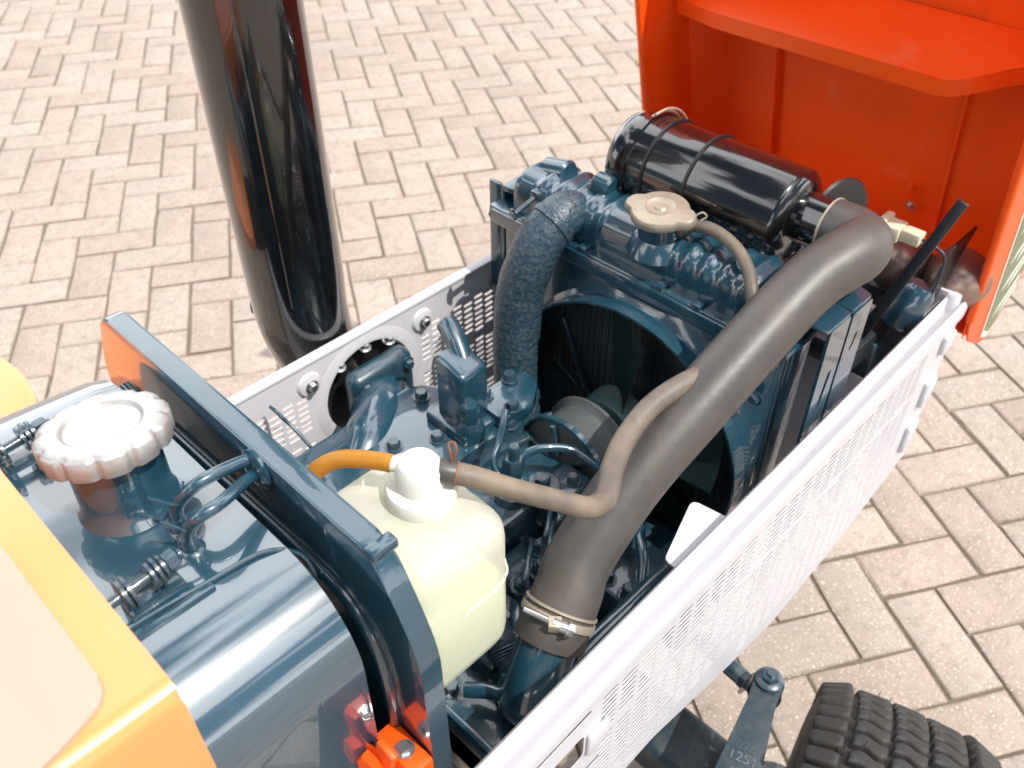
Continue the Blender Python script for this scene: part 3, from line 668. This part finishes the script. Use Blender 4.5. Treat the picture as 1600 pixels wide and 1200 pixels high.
bm = NB(); tube(bm, [(.150, -.120, .632), (.143, -.141, .622), (.137, -.160, .612), (.133, -.187, .610), (.146, -.216, .610), (.185, -.231, .600), (.23, -.232, .58)], .0135, 20, 12, ridges=1, ramp=.10); finish(bm, 'ribbed_hose', BLUE_ROUGH, eng, smooth=70)
bm = NB(); tube(bm, [(.195, -.085, .585), (.214, -.089, .602), (.235, -.092, .604), (.254, -.099, .598), (.27, -.11, .57)], .0125, 20, 12, ridges=1, ramp=.10); finish(bm, 'ribbed_hose', BLUE_ROUGH, eng, smooth=70)
for p, q in (((.295, -.196, .60), (.285, -.212, .592)), ((.305, -.214, .60), (.295, -.228, .594))):
    bm = NB(); cyl(bm, p, q, .0085, 6); cyl(bm, Vector(q), Vector(q) + (Vector(q) - Vector(p)) * .5, .006, 14); finish(bm, 'union', BLUE_CAST, eng)
bm = NB(); box(bm, (.335, -.20, .565), (.47, -.165, .572), .002); box(bm, (.335, -.205, .535), (.47, -.199, .572), .002); box(bm, (.30, -.14, .62), (.345, -.10, .628), .002); finish(bm, 'bracket', BLUE, eng)
# exhaust branch to the hole in the far panel
bm = NB(); tube(bm, [(.170, .120, .640), (.205, .140, .652), (.240, .165, .648), (.265, .190, .640), (.280, .212, .634)], [.022, .030, .034, .036, .038], 26, 8); mf = finish(bm, 'exhaust_branch', BLUE, eng, smooth=60)
bm = NB(); box(bm, (.236, .198, .588), (.332, .230, .688), .014, 3); finish(bm, 'exhaust_flange', BLUE_CAST, eng)
for a, b in ((.252, .672), (.318, .672), (.252, .604), (.318, .604)): bolt(eng, (a, .1985, b), (0, -1, 0), r=.007, h=.007)
for a, b in ((.245, .686), (.285, .694), (.322, .684)): bolt(eng, (a, .238, b), (0, -.3, 1), m=STEEL, r=.006, h=.008)

# --- side panels with slots
def slots(x0, x1, z0, z1, w_, h_, px_, pz_, keep=None, skew=0):
    out = []; i = 0; x = x0
    while x + w_ <= x1:
        z = z0 + (pz_ / 2 if i % 2 else 0)
        while z + h_ <= z1:
            if keep is None or keep(x + w_ / 2, z + h_ / 2): out.append(rounded([(x, z), (x + w_, z), (x + w_, z + h_), (x, z + h_)], h_ * .4, 1))
            z += pz_
        x += px_; i += 1
    return out
hc = (.283, .635)
def keep_far(x, z):
    if math.hypot(x - hc[0], z - hc[1]) < .092: return False
    if abs(x - .215) < .020 and z > .665 or abs(x - .372) < .020 and z > .665: return False
    return not (.605 < z < .618 or .52 < z < .533)
far = plate('side_panel', rounded([(-.02, .40), (.86, .40), (.86, .72), (-.02, .72)], .006, 3), [circle(hc[0], hc[1], .066, 56)] + slots(.02, .84, .42, .680, .0165, .0050, .0195, .0092, keep_far), .002, XZ(.236), WHITE)
part(far, 'white slotted side panel with a round exhaust hole, muffler side')
bm = NB(); box(bm, (-.02, .2335, .716), (.86, .2475, .7225), .0022, 2); finish(bm, 'lip', WHITE, far)
bm = NB(); rr_ = []
for (r, y) in ((.066, .2362), (.0675, .2330), (.074, .2325), (.086, .2355)):
    rr_.append([bm.verts.new(Vector((hc[0] + r * math.cos(a), y, hc[1] + r * math.sin(a)))) for a in [2 * PI * k / 64 for k in range(64)]])
for a, b in zip(rr_, rr_[1:]):
    for k in range(64): bm.faces.new((a[k], a[(k + 1) % 64], b[(k + 1) % 64], b[k]))
finish(bm, 'hole_rim', WHITE, far, smooth=60)
for p in ((.198, .690), (.375, .690), (.05, .69)):
    bm = NB(); lathe(bm, [(.017, 0), (.0145, .0035), (.009, .0050)], (p[0], .2345, p[1]), (0, -1, 0), 24); finish(bm, 'bolt_boss', WHITE, far)
    bolt(far, (p[0], .229, p[1]), (0, -1, 0), m=STEEL, r=.0062, h=.006)
bm = NB(); tube(bm, [(.135, .218, .706), (.138, .213, .700), (.140, .205, .694), (.144, .190, .684), (.148, .172, .668), (.152, .160, .652)], .0021, 8); tube(bm, [(.135, .218, .706), (.137, .208, .703), (.142, .196, .690)], .0019, 8); finish(bm, 'wire', BLUE, far)

NB_out = [(-.04, .46), (.25, .452), (.40, .405), (.52, .376), (.70, .392), (.872, .430), (.872, .690), (-.04, .690)]
def keep_near(x, z):
    if x < .135: return False
    if z < .402 + .015 or (x < .42 and z < .47): return False
    if x > .805: return False
    if not all(inpoly(x + u_, z - .012, NB_out) for u_ in (-.012, 0, .012)): return False
    return not (abs(z - .600) < .008 or abs(z - .508) < .006)
near = plate('side_panel', rounded(NB_out, .006, 3), slots(.14, .83, .400, .672, .0235, .0046, .0285, .0086, keep_near) + [rounded([(.020, .668), (.125, .668), (.125, .674), (.020, .674)], .003, 3), rounded([(.075, .600), (.118, .600), (.118, .640), (.075, .640)], .008, 4), rounded([(.10, .560), (.145, .560), (.145, .567), (.10, .567)], .003, 3)], .0008, lambda a, b, c: Vector((a, -.2585 + c, b)), WHITE)
part(near, 'white slotted side panel above the front wheel')
# rolled top rail of the near panel
prof = [(-.2575, .686), (-.2625, .686), (-.2632, .6980), (-.2625, .7130), (-.2605, .7165), (-.2580, .7150), (-.2520, .7060), (-.2460, .7005), (-.2450, .7050), (-.2440, .7200), (-.2415, .7232), (-.2385, .7205), (-.2385, .690), (-.2402, .690), (-.2407, .7180), (-.2425, .7190), (-.2433, .7000), (-.2465, .6975), (-.2530, .7030), (-.2585, .7105), (-.2600, .7080)]
bm = NB(); prism(bm, prof, .915, lambda a, b, c: Vector((-.04 + c, a, b))); finish(bm, 'top_rail', WHITE, near, smooth=50)
bm = NB(); prism(bm, rounded([(.357, -.203), (.277, -.229), (.276, -.2475), (.364, -.2465)], [.008, .005, 0, 0], 4), .002, XY(.7005), .0006)
tab = part(finish(bm, 'white_tab', WHITE), 'white plastic tab reaching inward from the rail of the near side panel')
for (x, z) in ((.022, .654), (.070, .585)):
    bolt(near, (x, -.2605, z), (0, -1, 0), m=STEEL, r=.0075, h=.008)
for x, z, L in ((.848, .66, .03), (.846, .575, .045), (.840, .495, .05)):
    bm = NB(); box(bm, (x - .016, -.266, z - L / 2), (x + .014, -.257, z + L / 2), .004, 3); finish(bm, 'clip', WHITE, near)
bm = NB(); box(bm, (.095, -.252, .600), (.105, -.225, .626), .002); cyl(bm, (.09, -.245, .615), (.115, -.245, .615), .008, 14, .002); finish(bm, 'latch', ZINC, near)
bm = NB(); box(bm, (.121, -.2640, .598), (.150, -.258, .634), .0035, 3); finish(bm, 'latch_cover', WHITE, near)
for o_ in [near] + list(near.children):
    for v in o_.data.vertices: v.co.y += -.0145 + .0185 * v.co.x
# front grille frame
bm = NB(); box(bm, (.862, -.236, .40), (.874, .236, .700), .004); box(bm, (.800, -.2375, .40), (.8615, -.232, .714), .002); box(bm, (.79, -.2315, .690), (.80, -.150, .700), .002)
gr = part(finish(bm, 'front_grille', WHITE), 'white plastic front grille frame below the hood')
bm = NB(); prism(bm, rounded([(.845, -.255), (.845, -.215), (.885, -.215), (.885, -.255)], .014, 5), .29, XY(.44), .006); finish(bm, 'corner_post', WHITE, gr)

# --- front compartment
bm = NB(); box(bm, (.755, -.205, .45), (.855, .215, .675), .006, 2)
fs = part(finish(bm, 'front_support', BLUE_CAST), 'dark blue front support and tray ahead of the radiator')
bm = NB(); box(bm, (.700, -.20, .655), (.855, -.06, .690), .004, 2); finish(bm, 'tray', DARK, fs)
bm = NB(); box(bm, (.725, -.234, .42), (.731, .20, .640), .002); finish(bm, 'liner', GREYW, fs)
bm = NB(); box(bm, (.737, -.203, .670), (.741, -.190, .912), .001, rot=Matrix.Rotation(.28, 3, 'X') , piv=Vector((.74, -.2, .725))); finish(bm, 'stay_bar', DARK, fs)
bm = NB(); prism(bm, rounded([(.760, .700), (.800, .690), (.86, .755), (.90, .800), (.83, .800)], .004, 2), .003, XZ(-.232), .0006); finish(bm, 'gusset', BLACKM, fs)
bm = NB(); lathe(bm, [(.018, 0), (.022, .006), (.022, .05), (.016, .06)], (.78, -.21, .70), (.3, -.2, 1), 24); finish(bm, 'damper', BLUE, fs)
for p in ((.845, -.158, .722), (.850, -.232, .728)):
    bm = NB(); lathe(bm, [(.004, 0), (.020, .004), (.032, .016), (.040, .034), (.042, .050), (.038, .052)], p, (.95, 0, -.1), 36); finish(bm, 'headlamp_bowl', CHROME, fs)
bm = NB(); box(bm, (.785, -.178, .800), (.812, -.152, .820), .003); box(bm, (.790, -.202, .803), (.808, -.178, .819), .002); box(bm, (.787, -.158, .797), (.815, -.148, .824), .002); cn_ = part(finish(bm, 'wire_connector', CREAM), 'cream plastic wiring connector between air hose and hood')
bm = NB(); tube(bm, [(.80, -.202, .811), (.80, -.220, .808), (.80, -.235, .795), (.79, -.235, .74), (.78, -.22, .69)], .0018, 8); tube(bm, [(.80, -.150, .811), (.81, -.12, .80), (.82, -.10, .76), (.82, -.1, .69)], .0018, 8); finish(bm, 'wire', DARK, cn_)
bm = NB()
for k in range(8):
    a = k * .8; tube(bm, [(.640 + .012 * math.cos(a), -.215 + .010 * math.sin(a * 1.3), .575 + .004 * k), (.645 + .014 * math.cos(a + 1), -.205, .585 + .003 * k), (.650 + .012 * math.cos(a + 2), -.212 + .01 * math.sin(a), .580 + .004 * k)], .0025, 6)
finish(bm, 'cable_bundle', GREYW, fs)
bm = NB(); lathe(bm, [(.006, 0), (.008, .002), (.008, .012), (.005, .014)], (.81, -.226, .700), (0, -1, .2), 16); finish(bm, 'knob', STEEL, fs)

# --- muffler
def mufr(t):
    return .040 + (.0575 - .040) * min(1, max(0, (t - .10) / .22)) ** .7
MP = [(.284, .240, .634), (.282, .262, .633), (.270, .287, .645), (.256, .302, .680), (.248, .306, .730), (.2475, .307, .80), (.2475, .307, .95), (.2475, .307, 1.10), (.2475, .307, 1.25), (.2475, .307, 1.36), (.2475, .307, 1.40)]
bm = NB(); tube(bm, MP, [.034, .038, .047, .053, .056, .0575, .058, .058, .058, .057, .030], 48, 8)
muf = part(finish(bm, 'muffler', BLACK, smooth=60), 'tall glossy black upright exhaust muffler beside the slotted panel')
d = Vector((-.62, -.78, 0)).normalized()
bm = NB(); tube(bm, [Vector((.2475, .307, .78)) + d * .0572, Vector((.2475, .307, 1.36)) + d * .0578], .0016, 8, smooth=False); finish(bm, 'weld_seam', BLACK, muf)
bm = NB(); cyl(bm, (.2475, .307, 1.395), (.2475, .307, 1.50), .024, 28); finish(bm, 'tail_pipe', BLACK, muf)
bm = NB(); tube(bm, [(.232, .262, .690), (.255, .255, .672), (.262, .25, .650)], .006, 10); finish(bm, 'wire', BLACKM, muf)
bm = NB(); lathe(bm, [(.009, 0), (.009, .004), (.006, .006)], (.206, .341, .745), (-.7, .4, 0), 16); finish(bm, 'drain_plug', BLACKM, muf)

bm = NB(); lathe(bm, [(.030, 0), (.074, .0), (.076, .003), (.074, .006), (.030, .006)], (.283, .249, .634), (0, 1, 0), 44); finish(bm, 'inlet_flange', BLACKM, muf)
# --- hood, tipped forward
hs = Vector((-.238, 0, .971)); hd = Vector((.971, 0, .238)); ho = Vector((.885, 0, .72))
def HM(y, d, s): return ho + hd * d + hs * s + Vector((0, y, 0))
TOP = .66
bm = NB()   # inner skin + side walls as one folded sheet
secH = [(.262, 0), (.262, .105), (.232, .150), (.140, .152), (.138, .160), (-.138, .160), (-.140, .152), (-.232, .150), (-.262, .105), (-.262, 0)]
lo_, hi_ = -.088, TOP
secH_r = secH
outl = secH + [(math.copysign(abs(y) + (.0015 if abs(y) > .2 else 0), y), d + (.0025 if abs(y) < .25 else 0)) for y, d in secH[::-1]]
prism(bm, outl, hi_ - lo_, lambda a, b, c: HM(a, b, lo_ + c))
hood = part(finish(bm, 'hood', ORANGE, smooth=25), 'orange sheet metal hood tipped forward showing its ribbed inside')
for sgn in (-1, 1):
    bm = NB(); pl = rounded([(-.001, TOP), (-.001, -.055), (.012, -.105), (.080, -.172), (.120, -.170), (.184, -.092), (.200, 0), (.200, TOP)], [0, .02, .02, .02, .02, .03, .03, 0], 4)
    prism(bm, pl, .003, lambda a, b, c, s_=sgn: HM(s_ * (.2645 + c), a, b), .001); finish(bm, 'side_wall', ORANGE, hood)
    bm = NB(); tube(bm, [HM(sgn * .266, -.001, q) for q in (-.05, .1, .3, TOP)], .0055, 10, smooth=False); finish(bm, 'rolled_edge', ORANGE, hood)
bm = NB(); prism(bm, [(-.263, .2), (.263, .2), (.263, .204), (-.263, .204)], TOP + .1, lambda a, b, c: HM(a, b, c - .09)); finish(bm, 'outer_skin', ORANGE, hood)
bm = NB(); prism(bm, [(-.262, .0), (.262, .0), (.262, .2), (-.262, .2)], .003, lambda a, b, c: HM(a, b * .92 + .01, -.090 - c + .02 * 0), .001); finish(bm, 'nose_plate', ORANGE, hood)
bm = NB(); prism(bm, [(-.262, .085), (.262, .085), (.262, .118), (-.262, .118)], .003, lambda a, b, c: HM(a, b, -.162 - c), .001); finish(bm, 'nose_plate', ORANGE, hood)
# cross brace
br = [(.262, .150), (.250, .062), (.18, .055), (-.135, .055)]
for k in range(7):
    t = k / 6; br.append((-.135 - .10 * t, .055 + .055 * (3 * t * t - 2 * t ** 3)))
br += [(-.262, .112), (-.262, .150)]
bm = NB(); prism(bm, br, .004, lambda a, b, c: HM(a, b, .236 + c + (b - .055) * .25), .0012)
for (p, q) in zip(br[1:-2], br[2:-1]):
    vs = [bm.verts.new(HM(a, b - .0005, z + (b - .055) * .25)) for (a, b), z in ((p, .239), (q, .239), (q, .217), (p, .217))]; bm.faces.new(vs)
brace = finish(bm, 'brace', ORANGE, hood, smooth=40)
for y in (.140, -.140):
    bm = NB(); box(bm, (0, 0, 0), (1, 1, 1)); 
    for v in bm.verts: v.co = HM(y + (v.co.x - .5) * .004, .150 - v.co.y * .004, -.08 + v.co.z * .30)
    finish(bm, 'rib', ORANGE, hood)
for p in ((-.098, .149, -.040), (-.094, .149, -.005)):
    bolt(hood, HM(*p), -hd, m=STEEL if p[2] < -.02 else ORANGE, r=.006, h=.006)
for p in ((-.225, .10, -.075), (-.232, .06, -.07)):
    bolt(hood, HM(*p) + hs * -.012, hs, m=STEEL, r=.009, h=.010)
# decal on the outside of the near wall
bm = NB(); YS = -.2678
def DQ(bm, pts, y): bm.faces.new([bm.verts.new(HM(y, a, b)) for a, b in pts])
prism(bm, [(.066, TOP - .02), (.066, -.145), (.090, -.166), (.116, -.160), (.174, -.088), (.186, 0), (.186, TOP - .02)], .0006, lambda a, b, c: HM(YS - c, a, b)); dec = finish(bm, 'decal', DECALW, hood)
bm = NB(); prism(bm, [(.072, TOP - .03), (.072, -.135), (.092, -.155), (.112, -.152), (.168, -.086), (.178, 0), (.178, TOP - .03)], .0006, lambda a, b, c: HM(YS - .0008 - c, a, b)); finish(bm, 'decal_field', DECAL, hood)
for k in range(9):
    s0 = -.115 + k * .052
    for j, (a0, a1, b0, b1) in enumerate(((.085, .150, 0, .030), (.105, .165, -.012, .012))):
        bm = NB(); a1_ = min(a1, .150 if s0 < -.05 else .17)
        prism(bm, [(a0, s0 + b0 - .004), (a1_, s0 + b1 - .010), (a1_, s0 + b1), (a0 + .012, s0 + b0 + .010)], .0005, lambda a, b, c: HM(YS - .0016 - c, a, b)); finish(bm, 'decal_stroke', DECALW, hood)
# sticker above the brace
bm = NB(); prism(bm, rounded([(-.135, .33), (-.06, .33), (-.06, .365), (-.135, .365)], .004, 3), .0008, lambda a, b, c: HM(a, .1505 - c + .009, b)); st = finish(bm, 'sticker', DARK, hood)
bm = NB(); prism(bm, rounded([(-.131, .334), (-.064, .334), (-.064, .361), (-.131, .361)], .003, 3), .0006, lambda a, b, c: HM(a, .1500 - c + .0085, b)); finish(bm, 'sticker_face', DECALW, hood)

# --- chassis below
bm = NB(); box(bm, (-.30, -.10, .34), (.86, -.08, .46), .004); box(bm, (-.30, .08, .34), (.86, .10, .46), .004); box(bm, (-.30, -.08, .36), (.06, .08, .44), .004); box(bm, (.80, -.08, .36), (.84, .08, .44), .004)
ch = part(finish(bm, 'chassis_frame', BLUE_CAST), 'dark blue chassis rails under the engine')
bm = NB(); box(bm, (.312, -.36, .225), (.398, .36, .285), .012, 3); box(bm, (.32, -.06, .285), (.39, .06, .345), .006); finish(bm, 'front_axle', BLUE_MATTE, ch)
bm = NB(); cyl(bm, (.330, -.385, .16), (.330, -.385, .385), .032, 24, .004); finish(bm, 'king_pin', BLUE_CAST, ch)
bm = NB(); box(bm, (.085, -.245, .543), (.093, -.10, .551), .002); box(bm, (.060, -.245, .53), (.068, -.14, .60), .002); finish(bm, 'rail', BLUE, ch)
# orange hood catch at the foot of the firewall
bm = NB(); box(bm, (-.034, -.226, .690), (-.0125, -.178, .722), .003); box(bm, (-.042, -.196, .60), (-.034, -.176, .745), .003, rot=Matrix.Rotation(.25, 3, 'X'))
hk = part(finish(bm, 'hood_catch', ORANGE), 'orange hood catch bracket at the foot of the bulkhead')
bolt(hk, (-.043, -.190, .712), (-1, -.2, .2), m=ORANGE, r=.012, h=.010); bolt(hk, (-.024, -.205, .7225), (0, 0, 1), m=STEEL, r=.006, h=.005)

# --- steering arm and tie rod
a0 = Vector((.431, -.312, .40)); a1 = Vector((.300, -.352, .390)); dv = (a1 - a0).normalized(); sv = Vector((dv.y, -dv.x, 0)).normalized()
bm = NB()
L_ = (a1 - a0).length
ol = []
for k in range(9):
    t = PI / 2 + PI * k / 8; ol.append((.019 * math.cos(t) , .019 * math.sin(t)))
ol += [(.03, -.0165), (L_ * .6, -.021), (L_ + .02, -.028), (L_ + .02, .028), (L_ * .6, .021), (.03, .0165)]
prism(bm, ol, .016, lambda a, b, c: a0 + dv * a + sv * b + Vector((0, 0, -.016 + c)), .003)
arm = part(finish(bm, 'steering_arm', BLUE_MATTE), 'dark blue cast steering arm beside the front wheel with raised lettering')
bm = NB(); lathe(bm, [(.016, 0), (.017, .003), (.013, .006)], a0, (0, 0, 1), 24); lathe(bm, [(.011, .005), (.011, .012), (.009, .014)], a0, (0, 0, 1), 6); lathe(bm, [(.0055, .014), (.0055, .018)], a0, (0, 0, 1), 12); finish(bm, 'nut', BLUE_CAST, arm)
bm = NB(); lathe(bm, [(.010, 0), (.019, .004), (.021, .014), (.019, .024), (.010, .030)], a0 + Vector((0, 0, -.046)), (0, 0, 1), 26); finish(bm, 'ball_joint', BLACKM, arm)
for txt, off, sz in (('070', .098, .017), ('1251', .112, .017), ('611', .133, .017)):
    cu_ = bpy.data.curves.new('t', 'FONT'); cu_.body = txt; cu_.size = sz; cu_.extrude = .0006; cu_.align_x = 'CENTER'
    t = bpy.data.objects.new('t', cu_); COL.objects.link(t)
    me = bpy.data.meshes.new_from_object(t.evaluated_get(bpy.context.evaluated_depsgraph_get())); bpy.data.objects.remove(t); bpy.data.curves.remove(cu_)
    pos = a0 + dv * off + Vector((0, 0, .0003)); xa = -sv if (-sv).dot(cr) > 0 else sv
    ya = Vector((0, 0, 1)).cross(xa)
    for v in me.vertices: v.co = pos + xa * v.co.x + ya * v.co.y + Vector((0, 0, v.co.z))
    me.materials.append(BLUE); o = bpy.data.objects.new('cast_lettering', me); COL.objects.link(o); o.parent = arm
bm = NB(); cyl(bm, (.425, -.309, .366), (.432, -.27, .368), .0075, 16); cyl(bm, (.431, -.282, .3675), (.436, -.215, .37), .0115, 18, .002); cyl(bm, (.436, -.215, .37), (.45, .0, .372), .0085, 16); hexbolt(bm, (.4295, -.289, .367), (.1, 1, .03), .013, .010)
part(finish(bm, 'tie_rod', BLUE_CAST), 'dark blue steering tie rod reaching under the side panel')

# --- front wheel (steered a little)
WC = Vector((.355, -.500, .235)); ST = .27
wx = Vector((math.cos(ST), math.sin(ST), 0)); wa = Vector((math.sin(ST), -math.cos(ST), 0))     # rolling direction, outward axis
bm = NB(); prof = [(.112, -.070), (.118, -.084), (.150, -.100), (.185, -.104), (.205, -.098), (.2165, -.084), (.2205, -.055), (.2225, 0), (.2205, .055), (.2165, .084), (.205, .098), (.185, .104), (.150, .100), (.118, .084), (.112, .070)]
lathe(bm, prof, WC, wa, 96, ref=wx, closed_ends=False)
wheel = part(finish(bm, 'wheel', TYRE, smooth=60), 'black turf tyre with blocky tread on the near front wheel')
bm = NB(); lathe(bm, [(.114, -.078), (.112, -.070), (.100, -.060), (.095, -.02), (.06, -.005), (.02, -.004), (.02, .01), (.06, .008), (.095, .02), (.100, .06), (.112, .07), (.114, .078)], WC, wa, 48, ref=wx); finish(bm, 'rim', WHITE, wheel)
bm = NB(); cyl(bm, WC - wa * .13, WC - wa * .004, .03, 24); finish(bm, 'hub', BLUE_CAST, wheel)
def tread_mesh(w_, l_, crown, sh, seed):
    """block in local coords: X across (outward axis), Y around, Z radial"""
    rnd = random.Random(seed); bm = NB(); n = 8; h = .0105; rows = []
    def wave(t): return .0030 * math.sin(2 * PI * (t - .05)) * (0 if sh else 1) + (.003 * sh * (t - .5) if sh else 0)
    for (ins, z) in ((0, -.010), (0, h - .0035), (.0012, h - .001), (.0030, h)):
        top = []; bot = []
        for k in range(n + 1):
            t = k / n; x = -w_ / 2 + ins + (w_ - 2 * ins) * t
            e = (.0022 if k in (0, n) else 0)
            top.append(bm.verts.new((x, l_ / 2 - ins - e + wave(t), z - crown * ((x) / .03) ** 2 * 0 + sh * -.0045 * (t if sh > 0 else 1 - t) * 0)))
            bot.append(bm.verts.new((x, -l_ / 2 + ins + e + wave(t), z)))
        rows.append(top + bot[::-1])
    m_ = len(rows[0])
    for a, b in zip(rows, rows[1:]):
        for k in range(m_): bm.faces.new((a[k], a[(k + 1) % m_], b[(k + 1) % m_], b[k]))
    T4 = rows[-1]
    for k in range(n): bm.faces.new((T4[k], T4[k + 1], T4[m_ - 2 - k], T4[m_ - 1 - k]))
    o = finish(bm, 'tread_block', TYRE, smooth=40); me = o.data; bpy.data.objects.remove(o); return me
cols = [(-.082, .036, 0, .2165, -.40), (-.0405, .0375, .5, .2203, -.06), (0, .036, 0, .2215, 0), (.0405, .0375, .5, .2203, .06), (.082, .036, 0, .2165, .40)]
NT = 56
for ci, (off, w_, ph, rad_, lean) in enumerate(cols):
    me = tread_mesh(w_, .0195, 0, 1 if ci == 4 else (-1 if ci == 0 else 0), ci)
    for k in range(NT):
        a = 2 * PI * (k + ph) / NT
        rd = wx * math.cos(a) + Vector((0, 0, 1)) * math.sin(a); td = -wx * math.sin(a) + Vector((0, 0, 1)) * math.cos(a)
        X = wa * math.cos(lean) - rd * math.sin(lean); Z = rd * math.cos(lean) + wa * math.sin(lean)
        # tread sits on the carcass; X, Y=td, Z right-handed
        Mx = Matrix((X, td, Z)).transposed()
        if Mx.determinant() < 0: Mx = Matrix((X, -td, Z)).transposed()
        o = bpy.data.objects.new('tread_block', me); COL.objects.link(o); o.parent = wheel
        mw = Mx.to_4x4(); mw.translation = WC + wa * off + rd * rad_
        o.matrix_local = mw

bm = NB(); rnd = random.Random(5)
for k in range(120):
    a = rnd.uniform(0, 2 * PI); off = rnd.uniform(-.09, .105)
    rd = wx * math.cos(a) + Vector((0, 0, 1)) * math.sin(a)
    p = WC + wa * off + rd * (.226 if abs(off) < .07 else .216); q = p + rd * rnd.uniform(.007, .013) + wa * rnd.uniform(-.003, .003)
    tube(bm, [p, q], .00045, 4, smooth=False)
finish(bm, 'whisker', TYRE, wheel, kind='stuff')
